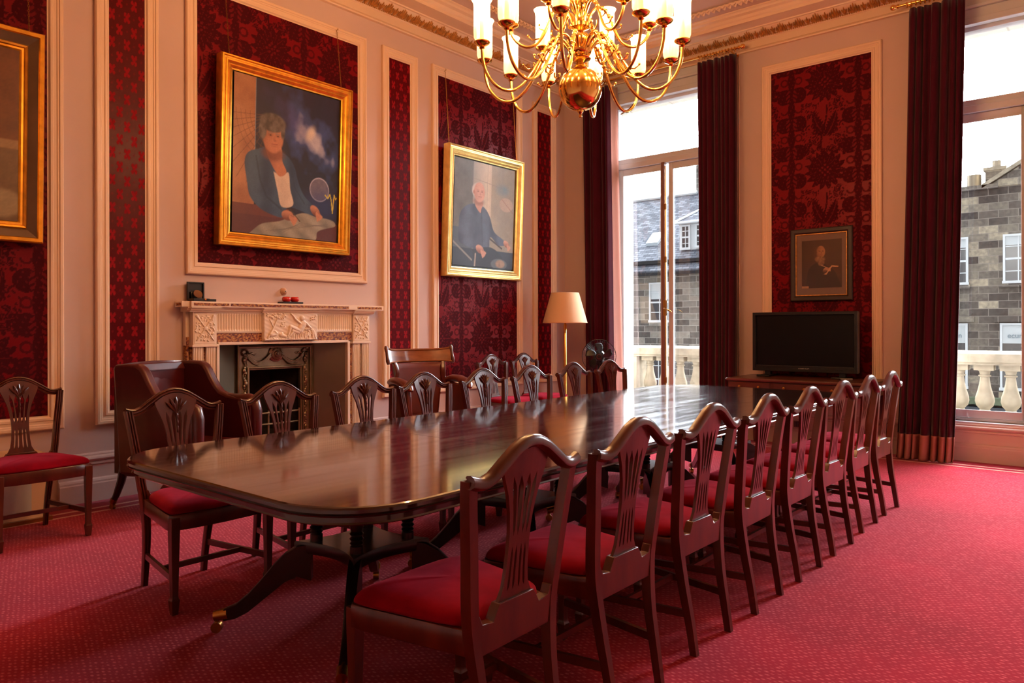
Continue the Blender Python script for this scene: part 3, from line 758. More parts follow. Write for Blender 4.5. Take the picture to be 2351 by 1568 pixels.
def relief(name, y0, y1, z0, z1, d0, fn, nu, nv):
    Y, Z = np.meshgrid(np.linspace(0, 1, nu + 1), np.linspace(0, 1, nv + 1)); Hh = fn(Y, Z)
    e = np.minimum(np.minimum(Y, 1 - Y) * (y1 - y0), np.minimum(Z, 1 - Z) * (z1 - z0)); Hh = Hh * np.clip(e / .006, 0, 1)
    Hh[0, :] = Hh[-1, :] = -.06 / .02; Hh[:, 0] = Hh[:, -1] = -.06 / .02
    V = np.stack([(d0 + .02 * Hh).ravel(), (y0 + Y * (y1 - y0) - CY).ravel(), (z0 + Z * (z1 - z0)).ravel()], -1)
    o = grid_np(name, V, nu, nv, MARBLE, fp); o.data.polygons.foreach_set('use_smooth', [True] * len(o.data.polygons)); return o
def cap(Y, Z, a, b, r0, r1, asp=1.0):
    """height of a tapered rounded limb between uv points"""
    ax, az, bx_, bz = a[0]*asp, a[1], b[0]*asp, b[1]
    px, pz = Y*asp - ax, Z - az; dx, dz = bx_ - ax, bz - az
    t = np.clip((px*dx + pz*dz) / (dx*dx + dz*dz + 1e-9), 0, 1); r = r0 + (r1 - r0) * t
    d = np.hypot(px - dx*t, pz - dz*t)
    return np.sqrt(np.clip(1 - (d / r) ** 2, 0, 1))
def tablet(Y, Z):
    A = 2.0; h = np.zeros_like(Y)
    def L(a, b, r0, r1, k=1.0):
        nonlocal h; h = np.maximum(h, k * cap(Y, Z, a, b, r0, r1, A))
    # tree at left with foliage
    L((.06, .1), (.16, .45), .035, .03, .6); L((.16, .45), (.24, .8), .03, .015, .6); L((.16, .5), (.1, .75), .02, .01, .5)
    rs = random.Random(3)
    for i in range(60): L((rs.uniform(.05, .42), rs.uniform(.8, .97)),) if 0 else None
    for i in range(55):
        a, b = rs.uniform(.04, .4), rs.uniform(.78, .97); L((a, b), (a + rs.uniform(-.02, .02), b + rs.uniform(-.03, .03)), .022, .01, .55)
    for i in range(14):
        a, b = rs.uniform(.3, .38), rs.uniform(.5, .68); L((a, b), (a + .01, b + .02), .02, .01, .4)
    for i in range(16):
        a, b = rs.uniform(.86, .97), rs.uniform(.7, .93); L((a, b), (a + .01, b + .02), .024, .01, .5)
    # reclining figure reaching up
    L((.7, .8), (.7, .8), .1, .1, 1.0); L((.72, .68), (.72, .62), .05, .05, .8)
    L((.72, .6), (.66, .4), .13, .12, 1.0); L((.66, .62), (.56, .78), .05, .035, .9); L((.56, .78), (.51, .92), .035, .025, .8); L((.5, .93), (.49, .97), .035, .03, .7)
    L((.78, .6), (.86, .45), .055, .045, .9); L((.86, .45), (.76, .4), .045, .03, .8)
    L((.64, .36), (.48, .5), .085, .07, 1.0); L((.48, .5), (.42, .16), .06, .03, .95); L((.62, .3), (.52, .36), .08, .06, .9); L((.54, .36), (.44, .12), .055, .03, .8); L((.44, .1), (.38, .08), .03, .02, .7)
    for i in range(16): 
        a = .5 + i * .03; L((a, .3 - .01 * (i % 3)), (a + rs.uniform(-.04, .02), .06), .024, .03, .55)
    for i in range(12):
        a = .8 + rs.uniform(0, .15); L((a, rs.uniform(.2, .42)), (a + .02, rs.uniform(.1, .3)), .04, .03, .65)
    # two small beasts and ground
    L((.12, .22), (.2, .25), .09, .08, .8); L((.2, .3), (.22, .27), .06, .05, .85); L((.3, .2), (.38, .15), .075, .06, .8); L((.3, .22), (.32, .25), .05, .05, .8)
    L((.02, .05), (.98, .05), .05, .05, .4)
    for i in range(30):
        a = rs.uniform(.03, .97); L((a, rs.uniform(.03, .1)), (a + .02, .05), .03, .02, .5)
    h += .06 * np.sin(Y * 40 + Z * 13) * np.sin(Z * 31)
    return h * .95
def torchblock(Y, Z):
    h = np.zeros_like(Y); A = .75
    for a, b in (((.12, .88), (.88, .12)), ((.88, .88), (.12, .12))):
        h = np.maximum(h, .8 * cap(Y, Z, a, b, .022, .018, A)); h = np.maximum(h, cap(Y, Z, a, (lerp(a[0], b[0], .1), lerp(a[1], b[1], .1)), .05, .03, A))
    rs = random.Random(5)
    for k in range(44):
        t = 2 * PI * k / 44; R = .3 + .08 * math.sin(k * 2.3)
        y, z = .5 + R * 1.15 * math.sin(t), .5 + R * math.cos(t) * 1.1
        h = np.maximum(h, .75 * cap(Y, Z, (y, z), (y + rs.uniform(-.06, .06), z + rs.uniform(-.05, .05)), .026, .012, A))
    for k in range(8): h = np.maximum(h, .8 * cap(Y, Z, (.5, .5), (.5 + .09 * math.sin(k*.785), .5 + .07 * math.cos(k*.785)), .03, .015, A))
    return h * .6
relief('carved_tablet', 3.497, 4.043, 1.157, 1.407, .118, tablet, 200, 90)
relief('carved_block', 2.882, 3.068, 1.14, 1.4, .102, torchblock, 70, 80)
relief('carved_block', 4.472, 4.658, 1.14, 1.4, .102, torchblock, 70, 80)
# steel cheeks, grate
G = XL - .15; gy0, gy1 = 3.385, 4.165
m = MB(); m.add([(XL + .06, 3.10, 0), (XL + .06, 3.10, 1.13), (G, gy0, 1.13), (G, gy0, 0)], [(0, 1, 2, 3)]); FB(m, 'steel_cheek', STEEL, smooth=0)
m = MB(); m.add([(XL + .06, 4.40, 0), (XL + .06, 4.40, 1.13), (G, gy1, 1.13), (G, gy1, 0)], [(0, 1, 2, 3)])
FB(m, 'steel_cheek', STEEL, smooth=0)
fo = (3.515, 4.035, .89)
m = MB()
m.box(G - .03, gy0, 0, G, fo[0], 1.12); m.box(G - .03, fo[1], 0, G, gy1, 1.12); m.box(G - .03, fo[0], fo[2], G, fo[1], 1.12); m.box(G - .03, fo[0], 0, G, fo[1], .1)
m.frame((gy0, .0, gy1, 1.12), [(0, 0), (0, .03), (.012, .034), (.02, .02), (.03, .018), (.034, 0)], lambda y, z, h: (G + h, y, z))
m.frame((fo[0] - .035, -.05, fo[1] + .035, fo[2] + .035), [(0, 0), (.004, .022), (.014, .024), (.02, .01), (.03, .008), (.035, 0)], lambda y, z, h: (G + h, y, z))
grate = FB(m, 'register_grate', IRON, smooth=25)
m = MB()
mid = (gy0 + gy1) / 2
gx = lambda h: G + h
for s in (-1, 1):     # swags, bows, ribbon drops
    for off, rr in ((0, .011), (.014, .009), (.026, .007)):
        pts = [(gx(.012), mid + s * (.06 + .23 * t), 1.035 - off - .075 * math.sin(PI * t * .95) - .005 * t + .02 * t * t) for t in [i / 14 for i in range(15)]]
        m.tube(pts, [rr * (1 + .25 * math.sin(i * 2.1)) for i in range(15)], 6)
    yy = mid + s * .312
    for a in range(10): m.ball((gx(.012), yy + .03 * math.cos(a * .63), 1.055 + .024 * math.sin(a * .63)), .009, 6)
    m.tube([(gx(.012), yy - s*.03, 1.03), (gx(.015), yy - s*.07, 1.045), (gx(.012), yy - s*.09, 1.03), (gx(.012), yy - s*.11, 1.04)], [.008, .01, .007, .003], 6)
    z = 1.03; i = 0
    while z > .2:
        m.ball((gx(.012), yy + .008 * math.sin(i * 1.9), z), .013 + .006 * math.sin(i * 1.3), 6, (.8, 1, 1.3)); z -= .023; i += 1
    m.tube([(gx(.014), yy + .016 * math.sin(t * .9), 1.0 - .03 * t) for t in range(24)], .005, 5)
for R, hgt in ((.075, .012), (.058, .02), (.03, .03), (.012, .04)):
    M = Matrix.Translation((G, mid, 1.035)) @ Matrix.Rotation(PI/2, 4, 'Y'); m.lathe([(R, 0), (R, hgt), (R*.8, hgt + .006), (.001, hgt + .007)], n=24, M=M)
for k in range(20): m.ball((gx(.022), mid + .05 * math.cos(k * PI/10), 1.035 + .05 * math.sin(k * PI/10)), .006, 6)
m.xform(FL); m.build('swag_relief', IRON, grate, smooth=50)
m = MB()
for z in (.2, .3, .4, .5): m.tube([(G + .03, 3.55, z), (G + .05, CY, z), (G + .03, 4.0, z)], .009, 8)
for y in (3.55, 3.68, 3.87, 4.0): m.tube([(G + .03, y, .1), (G + .035, y, .52)], .009, 8)
m.xform(FL); m.build('fire_bars', IRON, grate)
m = MB(); m.box(G - .4, fo[0], .0, G - .35, fo[1], 1.2); m.add([(XL + .06, 3.10, 1.131), (XL + .06, 4.4, 1.131), (G, gy1, 1.131), (G, gy0, 1.131)], [(0, 1, 2, 3)])
m.add([(G - .03, fo[0] - .02, 0), (G - .03, fo[0] - .02, 1), (G - .35, fo[0] + .1, 1), (G - .35, fo[0] + .1, 0), (G - .03, fo[1] + .02, 0), (G - .03, fo[1] + .02, 1), (G - .35, fo[1] - .1, 1), (G - .35, fo[1] - .1, 0)], [(0, 1, 2, 3), (4, 5, 6, 7), (1, 5, 6, 2)])
m.box(G - .35, fo[0], 0, G - .03, fo[1], .3); FB(m, 'firebox', SOOT, smooth=0)
m = MB(); m.box(XL - .15, 3.1, .0, XL + .4, 4.4, .012); FB(m, 'hearth_slab', SOOT, smooth=0)
MSH = 1.4885
# ------------------------------------------------------------------ mantel ornaments
r = empty('medal_case', (XL + .075, 2.93, MSH), 0, 'open black presentation case holding a bronze medal on the left end of the mantelpiece', 'medal')
MB().box(-.045, -.068, 0, .06, .068, .022).build('case_base', BLACKP, r, smooth=0, bevel=.002)
m = MB(); m.frame((-.07, .0, .07, .15), [(0, 0), (0, .016), (.01, .016), (.012, .004), (.012, 0)], lambda y, z, h: (-.05 + h, y, z + .008)); m.box(-.053, -.07, .008, -.048, .07, .158); m.build('lid', BLACKP, r, smooth=0)
MB().lathe([(.001, 0), (.036, 0), (.038, .003), (.036, .006), (.03, .005), (.001, .006)], n=28, M=Matrix.Translation((-.005, .0, .058)) @ Matrix.Rotation(math.radians(62), 4, 'Y')).build('medal_disc', plain('bronze', (110, 74, 48), .4, metal=.7), r)
MB().box(-.028, -.045, .02, -.012, .045, .085).xform(Matrix.Rotation(-.25, 4, 'Y')).build('medal_holder', DARKM, r, smooth=0)
MB().ball((.062, .03, .014), .009, 8).build('clasp', BRASS, r)
t = MB().box(-.03, 0, 0, .05, .06, .02).build('black_box', BLACKP, smooth=0, bevel=.002); t.location = (XL + .07, 3.002, MSH); tag(t, 'small flat black box lying beside the open medal case on the mantelpiece', 'box')
t = MB().box(-.045, -.105, 0, .045, .105, .016).build('display_stand', BLACKP, smooth=0, bevel=.004); t.location = (XL + .08, 3.785, MSH); tag(t, 'flat black stand under the two red bowls on the mantelpiece', 'stand')
bw = MB().lathe([(.012, 0), (.028, .002), (.038, .014), (.04, .026), (.036, .038), (.03, .044), (.026, .044), (.03, .036), (.028, .02), (.001, .012)], n=24)
b1 = bw.build('red_bowl', REDLAC); b1.location = (XL + .08, 3.743, MSH + .0165); tag(b1, 'glossy red rounded bowl on the black stand, left of the two', 'bowl', 'red bowls on the mantelpiece')
b2 = b1.copy(); COL.objects.link(b2); b2.location = (XL + .08, 3.828, MSH + .0165); tag(b2, 'glossy red rounded bowl on the black stand, right of the two', 'bowl', 'red bowls on the mantelpiece')
r = empty('bell_push', (XL, 3.765, 1.6), 0, 'round turned wooden bell push on the wall above the mantelpiece', 'bell push')
MB().lathe([(.034, 0), (.034, .008), (.028, .014), (.026, .014), (.022, .024), (.014, .03), (.001, .031)], n=24, M=Matrix.Rotation(PI/2, 4, 'Y')).build('rose', plain('beige_wood', (196, 150, 120), .35), r)
MB().ball((.031, 0, 0), .005, 8).build('button', BLACKP, r)
# ------------------------------------------------------------------ paintings (flat painted surfaces)
def rgb(a, c): return np.array(lin(c))
class Art:
    def __init__(s, nu, nv, bg):
        s.nu, s.nv = nu, nv; s.U, s.V = np.meshgrid(np.linspace(0, 1, nu + 1), np.linspace(0, 1, nv + 1))
        s.C = np.zeros((nv + 1, nu + 1, 3)); s.C[:] = lin(bg); s.rs = np.random.RandomState(4)
        s.n1 = s.noise(9); s.n2 = s.noise(30)
    def noise(s, k):
        out = np.zeros_like(s.U)
        for o in range(3):
            kk = k * 2 ** o; g = s.rs.rand(kk + 2, kk + 2); x = s.U * kk; y = s.V * kk
            i = x.astype(int); j = y.astype(int); fx = x - i; fy = y - j; fx = fx*fx*(3-2*fx); fy = fy*fy*(3-2*fy)
            out += ((g[j, i]*(1-fx) + g[j, i+1]*fx)*(1-fy) + (g[j+1, i]*(1-fx) + g[j+1, i+1]*fx)*fy) / 2 ** o
        return out / 1.75
    def put(s, m, c, c2=None, g=None):
        c = np.array(lin(c)); 
        if c2 is not None: c = c[None, None] * (1 - g[..., None]) + np.array(lin(c2))[None, None] * g[..., None]
        m = np.clip(m, 0, 1)[..., None]; s.C = s.C * (1 - m) + c * m
    def ell(s, u, v, ru, rv, soft=.08, rot=0):
        du, dv = s.U - u, s.V - v; c, sn = math.cos(rot), math.sin(rot); a = du*c + dv*sn; b = -du*sn + dv*c
        return 1 - sstep(1 - soft, 1 + soft, np.hypot(a / ru, b / rv))
    def poly(s, pts, soft=.006):
        ins = np.zeros_like(s.U, bool); d = np.full_like(s.U, 9.)
        n = len(pts)
        for i in range(n):
            x1, y1 = pts[i]; x2, y2 = pts[(i + 1) % n]
            c = ((y1 > s.V) != (y2 > s.V)) & (s.U < (x2 - x1) * (s.V - y1) / (y2 - y1 + 1e-12) + x1); ins ^= c
            dx, dy = x2 - x1, y2 - y1; t = np.clip(((s.U - x1)*dx + (s.V - y1)*dy) / (dx*dx + dy*dy + 1e-12), 0, 1)
            d = np.minimum(d, np.hypot(s.U - x1 - dx*t, s.V - y1 - dy*t))
        return np.where(ins, .5 + np.clip(d / soft, 0, .5), .5 - np.clip(d / soft, 0, .5))
    def smooth(s, pts, n=6):
        return [(p.x, p.y) for p in bez([(a, b, 0) for a, b in pts + [pts[0]]], n)][:-1]
    def line(s, pts, w, c, al=1):
        m = np.zeros_like(s.U)
        for (x1, y1), (x2, y2) in zip(pts, pts[1:]):
            dx, dy = x2 - x1, y2 - y1; t = np.clip(((s.U - x1)*dx + (s.V - y1)*dy) / (dx*dx + dy*dy + 1e-12), 0, 1)
            m = np.maximum(m, 1 - sstep(w * .5, w, np.hypot(s.U - x1 - dx*t, s.V - y1 - dy*t)))
        s.put(m * al, c)
    def grain(s, k=.12): s.C *= (1 + k * (s.n2 - .5))[..., None] * (1 + k * (s.rs.rand(*s.U.shape) - .5))[..., None]
    def head(s, u, v, w, h, skin, dark, hair, bald=False, beard=None):
        s.put(s.ell(u, v, w, h, .1), skin, dark, sstep(-.4, .9, (s.U - u) / w) * .0 + sstep(-.2, 1, -(s.U - u) / w + .2 * np.sin(s.V * 40)) * .55)
        s.put(s.ell(u - w * .98, v - h * .05, w * .16, h * .2), dark)
        for sx in (-.3, .42):
            s.put(s.ell(u + sx * w + .05 * w, v + h * .1, w * .24, h * .11, .4) * .45, dark)
            s.put(s.ell(u + sx * w + .05 * w, v + h * .08, w * .09, h * .04, .4) * .95, (34, 22, 20))
            s.line([(u + (sx - .17) * w, v + h * .21), (u + (sx + .25) * w, v + h * .22)], h * .035, hair if not bald else dark, .7)
        s.put(s.ell(u + .14 * w, v - h * .12, w * .13, h * .17, .5) * .35, dark); s.put(s.ell(u + .2 * w, v - h * .22, w * .16, h * .06, .5) * .4, dark)
        s.line([(u - .12 * w, v - h * .45), (u + .42 * w, v - h * .44)], h * .04, (130, 60, 54), .8)
        s.put(s.ell(u + .12 * w, v - h * .56, w * .3, h * .07, .6) * .25, dark)
def paint_obj(name, art, fn, mat, parent):
    V = np.stack(fn(art.U, art.V), -1).reshape(-1, 3)
    o = grid_np(name, V, art.nu, art.nv, mat, parent)
    c = o.data.color_attributes.new('Col', 'FLOAT_COLOR', 'POINT')
    a = np.ones((art.U.size, 4), np.float32); a[:, :3] = np.clip(art.C.reshape(-1, 3), 0, 1); c.data.foreach_set('color', a.ravel()); return o
OIL = vcol('oil_paint', .42, .4); PHOTO = vcol('photographic_print', .5, .3)
def hand(a, u, v, s, rot, skin, dark):
    a.put(a.ell(u, v, .045*s, .026*s, .1, rot), skin, dark, np.clip((v - a.V) / .04 + .5, 0, 1))
    for k in range(4):
        t = rot - .5 + k * .22; L = .05 * s
        a.line([(u + .02*s*math.cos(t), v + .02*s*math.sin(t)*.8), (u + (L+.02*s)*math.cos(t - .25), v + (L+.02*s)*math.sin(t - .25)*.8)], .009*s, skin)
        a.line([(u + .02*s*math.cos(t+.11), v + .02*s*math.sin(t+.11)*.8), (u + L*math.cos(t - .14), v + L*math.sin(t - .14)*.8)], .003*s, dark, .6)
def art1():
    a = Art(190, 236, (34, 28, 34)); U, V = a.U, a.V
    a.put(sstep(.2, .7, V) * .5, (30, 30, 56)); a.put(a.n1 * .3 * sstep(.5, .95, V), (58, 42, 84))
    # cloud of light
    d = np.hypot((U - .74) / .26, (V - .68 + .45 * (U - .74)) / .16)
    a.put(np.clip(1.25 - d + (a.n1 - .5) * 2.2, 0, 1) * .75 * sstep(.28, .45, U), (66, 86, 150))
    d = np.hypot((U - .74) / .15, (V - .67 + .5 * (U - .74)) / .09)
    a.put(np.clip(1.1 - d + (a.n1 - .5) * 2.4, 0, 1) * .8, (190, 182, 190)); a.put(a.ell(.71, .72, .05, .03, .8, .9) * .7, (226, 206, 176))
    a.put(np.clip(a.ell(.5, .8, .2, .06, 1, -.5) * a.n1, 0, 1) * .8, (78, 70, 130))
    # moonlike disc and yellow trace
    a.put(a.ell(.81, .35, .095, .078, .05), (118, 108, 122), (80, 74, 96), a.n2); a.put(a.ell(.81, .35, .1, .083, .03) - a.ell(.81, .35, .092, .075, .03), (166, 160, 178))
    a.put(a.ell(.84, .24, .2, .09, .8) * .45, (40, 60, 120))
    a.line([(.87, .32), (.9, .3), (.92, .33), (.935, .29), (.95, .2), (.965, .33), (.98, .3), (.99, .31)], .006, (214, 196, 60), .9)
    # stone strip at left with web of lines
    st = (U < .185).astype(float); a.put(st, (176, 122, 84), (136, 86, 60), a.n1)
    for k in range(9): a.line([(.19 + .02*k, .98 - .03*k), (-.02, .78 - .075*k)], .004, (92, 58, 42), .55 * 1) if 0 else None
    for k in range(9):
        t = .35 + k * .17; a.line([(.34, .78), (.34 - .6*math.cos(t*.9 - .2), .78 - .5*math.sin(t*.9 - .2))], .0035, (96, 62, 44), .6)
    for R in (.2, .24, .28, .32): a.line([(.34 - R*math.cos(q*.12), .78 - R*.95*math.sin(q*.12)) for q in range(0, 14)], .0035, (96, 62, 44), .6)
    a.put((U > .185) * (U < .192) * (V > .5) * 1.0, (120, 130, 150))
    a.put((V < .19) * sstep(.02, 0, U - .5) * 1.0, (100, 52, 42)); a.put((V < .12) * 1.0, (88, 46, 42))
    # restore the dark right of the strip
    a.put(a.poly([(.19, .19), (.5, .19), (.5, .5), (.19, .5)]), (40, 28, 30))
    # cardigan
    body = a.smooth([(.12, .34), (.1, .45), (.13, .515), (.22, .55), (.3, .575), (.41, .565), (.5, .53), (.56, .47), (.6, .37), (.66, .29), (.75, .23), (.74, .165), (.62, .19), (.5, .2), (.46, .13), (.36, .135), (.24, .17), (.15, .24)])
    a.put(a.poly(body), (60, 80, 104), (44, 56, 80), np.clip(a.n1 * 1.2 - .2 + .6 * np.sin(U * 26), 0, 1))
    a.line([(.2, .5), (.24, .35), (.3, .25), (.44, .18)], .01, (36, 46, 66), .6); a.line([(.52, .48), (.56, .34), (.66, .24)], .009, (40, 52, 72), .5)
    a.put(a.poly(a.smooth([(.36, .42), (.44, .4), (.5, .43), (.52, .32), (.55, .22), (.44, .2), (.4, .3)])), (214, 196, 178), (176, 156, 142), a.n1)
    a.put(a.poly(a.smooth([(.27, .6), (.42, .59), (.44, .5), (.48, .43), (.42, .395), (.37, .43), (.3, .52)])), (178, 118, 88), (138, 84, 64), sstep(.42, .3, U))
    a.put(a.ell(.355, .535, .1, .045, .4) * .75, (112, 66, 50))
    a.head(.35, .645, .095, .105, (178, 116, 86), (120, 72, 54), (120, 108, 100))
    hr = np.maximum(a.ell(.345, .735, .12, .062, .12), np.maximum(a.ell(.255, .68, .035, .06, .2), a.ell(.44, .69, .02, .05, .3)))
    a.put(hr, (112, 100, 92), (60, 50, 46), np.clip(a.n2 * 1.6 - .3, 0, 1))
    # papers and hands
    a.put(a.poly(a.smooth([(.15, .0), (.26, .07), (.42, .1), (.56, .15), (.66, .175), (.78, .16), (.9, .155), (.97, .14), (.98, .11), (.9, .09), (.8, .06), (.72, -.02)])), (158, 150, 132), (120, 114, 102), np.clip(a.n1 + .3 * np.sin(U * 30 + V * 60), 0, 1))
    for k in range(5): a.line([(.3 + k*.04, .03), (.55 + k*.02, .06 + k*.012), (.9, .12 - k*.006)], .003, (110, 102, 96), .5)
    hand(a, .5, .145, 1.3, -.1, (186, 126, 96), (120, 74, 58)); hand(a, .77, .2, 1.2, -.5, (186, 126, 96), (120, 74, 58))
    a.line([(.52, .19), (.62, .115)], .005, (70, 50, 40))
    a.grain(.16); return a
def art2():
    a = Art(160, 205, (136, 140, 136)); U, V = a.U, a.V
    a.put((U < .3) * 1.0, (122, 122, 118), (88, 88, 84), a.n1)
    a.put((U >= .3) * (V > .3) * np.clip(1 - np.abs(U - .55) / .32, 0, 1), (216, 204, 180)); a.put((U > .6) * .8, (138, 136, 124), (172, 158, 130), a.n1)
    a.line([(.3, .84), (1, .78)], .005, (150, 142, 128), .6); a.line([(.53, 1), (.53, .4)], .004, (150, 142, 128), .5)
    a.put(a.ell(.79, .78, .1, .05, .7) * a.n1, (96, 140, 160)); a.put(a.ell(.86, .64, .12, .07, .06), (196, 172, 148), (168, 150, 134), a.n2)
    a.line([(.78, .69), (.98, .57)], .004, (150, 100, 80), .7)
    a.put((V < .36) * (U < .3) * 1.0, (84, 96, 110)); a.put((V < .17) * 1.0, (58, 66, 80)); a.line([(0, .22), (.3, .06)], .012, (150, 150, 144), .9); a.line([(.55, .3), (.8, .2)], .012, (70, 66, 66))
    a.put(a.poly(a.smooth([(.08, .3), (.1, .48), (.2, .57), (.34, .6), (.48, .58), (.58, .5), (.66, .36), (.82, .29), (.86, .24), (.74, .23), (.6, .3), (.58, .18), (.5, .1), (.36, .16), (.2, .19), (.1, .22)])), (92, 102, 124), (66, 74, 94), np.clip(a.n1 * 1.3 - .2 + .4 * np.sin(U * 22), 0, 1))
    a.put(a.poly(a.smooth([(.3, .16), (.6, .2), (.8, .12), (.86, -.02), (.4, -.02)])), (52, 56, 68))
    a.line([(.44, .56), (.47, .2)], .005, (52, 60, 78), .7)
    a.put(a.poly(a.smooth([(.33, .63), (.46, .62), (.44, .56), (.42, .52), (.34, .58)])), (196, 150, 130))
    a.put(a.ell(.39, .625, .09, .035, .4) * .7, (150, 104, 88)); a.put(a.ell(.38, .73, .1, .075, .12), (206, 196, 186)); a.head(.4, .715, .09, .095, (216, 168, 146), (180, 128, 110), (200, 190, 180), True)
    hand(a, .43, .17, 1.5, -.3, (206, 156, 132), (150, 100, 84)); hand(a, .88, .25, 1.2, -.4, (206, 156, 132), (150, 100, 84))
    a.line([(.36, .12), (.35, .0)], .014, (170, 160, 150)); a.put(a.ell(.76, .04, .14, .055, .1), (96, 108, 116)); a.put(a.ell(.78, .045, .08, .04, .2), (188, 160, 132), (130, 110, 96), a.n2)
    a.grain(.14); return a
def art0():
    a = Art(80, 96, (120, 66, 26)); U, V = a.U, a.V
    a.put(a.n1, (92, 48, 18)); a.put((V < .42) * (U > .55) * 1.0, (112, 84, 54)); a.put((V > .42) * (V < .47) * (U > .5) * 1.0, (146, 112, 74)); a.put((V < .42) * (U < .62) * 1.0, (44, 26, 16))
    a.put(a.ell(.92, .1, .1, .08, .2), (150, 128, 92)); a.grain(.2); return a
def art3():
    a = Art(100, 124, (46, 28, 20)); U, V = a.U, a.V
    a.put(sstep(1.1, .2, np.hypot(U - .6, V - .6)) * .8, (84, 56, 38))
    a.put(a.poly(a.smooth([(.1, .0), (.16, .35), (.3, .5), (.5, .52), (.64, .46), (.8, .36), (.9, .2), (.92, -.03), (.1, -.03)])), (46, 30, 24))
    a.put(a.ell(.45, .745, .15, .13, .25) * .7, (96, 66, 46))
    a.head(.48, .75, .11, .125, (176, 124, 84), (96, 62, 42), (110, 80, 56), True)
    a.put(np.maximum(a.ell(.46, .6, .125, .065, .25), a.ell(.49, .53, .08, .07, .3)), (166, 124, 86), (120, 84, 58), np.clip(a.n2 * 1.5 - .2, 0, 1))
    hand(a, .6, .37, 1.7, .5, (196, 140, 98), (110, 70, 48))
    a.put(a.poly([(.55, .28), (.62, .31), (.75, .46), (.93, .44), (.9, .42), (.76, .43), (.62, .27)]), (214, 162, 116)); a.line([(.5, .47), (.62, .42)], .008, (220, 170, 126))
    a.put((V < .045) * (U < .18) * 1.0, (190, 140, 96)); a.grain(.12); return a
def chain(parent, y, z0, z1, d0, d1, mat):
    m = MB(); n = int((z1 - z0) / .0165)
    for i in range(n):
        t = (i + .5) / n; x = lerp(d0, d1, t); z = lerp(z0, z1, t); pts = []
        for k in range(6):
            a = 2 * PI * k / 6; u = .0045 * math.cos(a); v = .011 * math.sin(a)
            pts.append((x, y + u, z + v) if i % 2 else (x + u, y, z + v))
        m.tube(pts, .0017, 4, loop=True)
    m.build('chain', mat, parent, smooth=60)
    MB().tube([(d1, y, z1), (d1 + .002, y - .012, z1 + .012), (d1, y + .012, z1 + .03), (d1 - .008, y + .014, z1 + .045), (d1 - .025, y, z1 + .05)], .0035, 6).build('hook', BRASSD, parent)
def picture(name, label, y0, y1, z0, z1, fw, prof, cm, art, canvas, mat, tilt, base, chains, gap=None, back=.02):
    r = empty(name, (XL, (y0 + y1) / 2, z0), 0, label, 'framed painting', 'gilt framed portraits hanging on chains')
    yc = (y0 + y1) / 2; H = z1 - z0
    def fn(y, z, h): return (base + h + tilt * (z - z0) / H, y - yc, z - z0)
    m = MB(); mats = cm
    if isinstance(prof[0], list):
        nm = ['outer_frame', 'frame_cove', 'inner_slip']; ins = 0
        for k, (pf, mt) in enumerate(zip(prof, mats)):
            m = MB(); m.frame((y0, z0, y1, z1), pf, fn); m.build(nm[k], mt, r, smooth=25)
    else: m.frame((y0, z0, y1, z1), prof, fn); m.build('frame', cm, r, smooth=25)
    c0, c1, q0, q1 = canvas
    b = MB(); b.loft([[fn(y, z, -.03) for y, z in ((y0 + .02, z0 + .02), (y1 - .02, z0 + .02), (y1 - .02, z1 - .02), (y0 + .02, z1 - .02))], [fn(y, z, .004) for y, z in ((y0 + .02, z0 + .02), (y1 - .02, z0 + .02), (y1 - .02, z1 - .02), (y0 + .02, z1 - .02))]])
    b.build('backing', BLACKP, r, smooth=0)
    cv = MB(); cv.loft([[fn(y, z, .004) for y, z in ((c0, q0), (c1, q0), (c1, q1), (c0, q1))], [fn(y, z, .0195) for y, z in ((c0, q0), (c1, q0), (c1, q1), (c0, q1))]])
    co = cv.build('canvas_edge', BLACKP, r, smooth=0)
    def cf(U, V):
        Y = c0 + U * (c1 - c0); Z = q0 + V * (q1 - q0); return (base + .0205 + tilt * (Z - z0) / H, Y - yc, Z - z0)
    paint_obj('canvas', art, cf, mat, r)
    for y in chains: chain(r, y - yc, H - .03, 4.11 - z0, base + tilt * .96, .04, BRASSD)
GP = [(0, -.03), (0, .055), (.006, .064), (.016, .066), (.024, .056), (.034, .054), (.04, .06), (.052, .06), (.066, .048), (.076, .044), (.082, .047), (.09, .042), (.1, .03), (.112, .026), (.112, .004)]
picture('portrait_painting', 'large gilt framed portrait of a grey-haired woman in blue cardigan above the mantelpiece', 3.09, 4.42, 1.968, 3.545, .12, GP, GOLD, art1(), (3.222, 4.29, 2.086, 3.425), OIL, .06, .05, (3.19, 4.33))
picture('portrait_painting', 'pale gilt framed portrait of a seated bald man in blue shirt, right of fireplace', 5.735, 7.04, 1.845, 3.305, .12, GP, GOLDL, art2(), (5.862, 6.905, 1.978, 3.178), OIL, .06, .04, (5.79, 6.96))
G0 = [[(0, -.03), (0, .05), (.008, .06), (.03, .055), (.036, .045)], [(.036, .045), (.05, .03), (.085, .012), (.09, .018)], [(.09, .018), (.1, .034), (.112, .03), (.118, .022), (.13, .022), (.15, .01), (.15, .0)]]
picture('portrait_painting', 'brown painting in taupe and gilt frame, cropped by the left edge', .48, 1.81, 1.86, 3.292, .15, G0, [GOLD, TAUPE, GOLD], art0(), (.62, 1.665, 2.0, 3.15), OIL, .05, .05, (.6, 1.73))
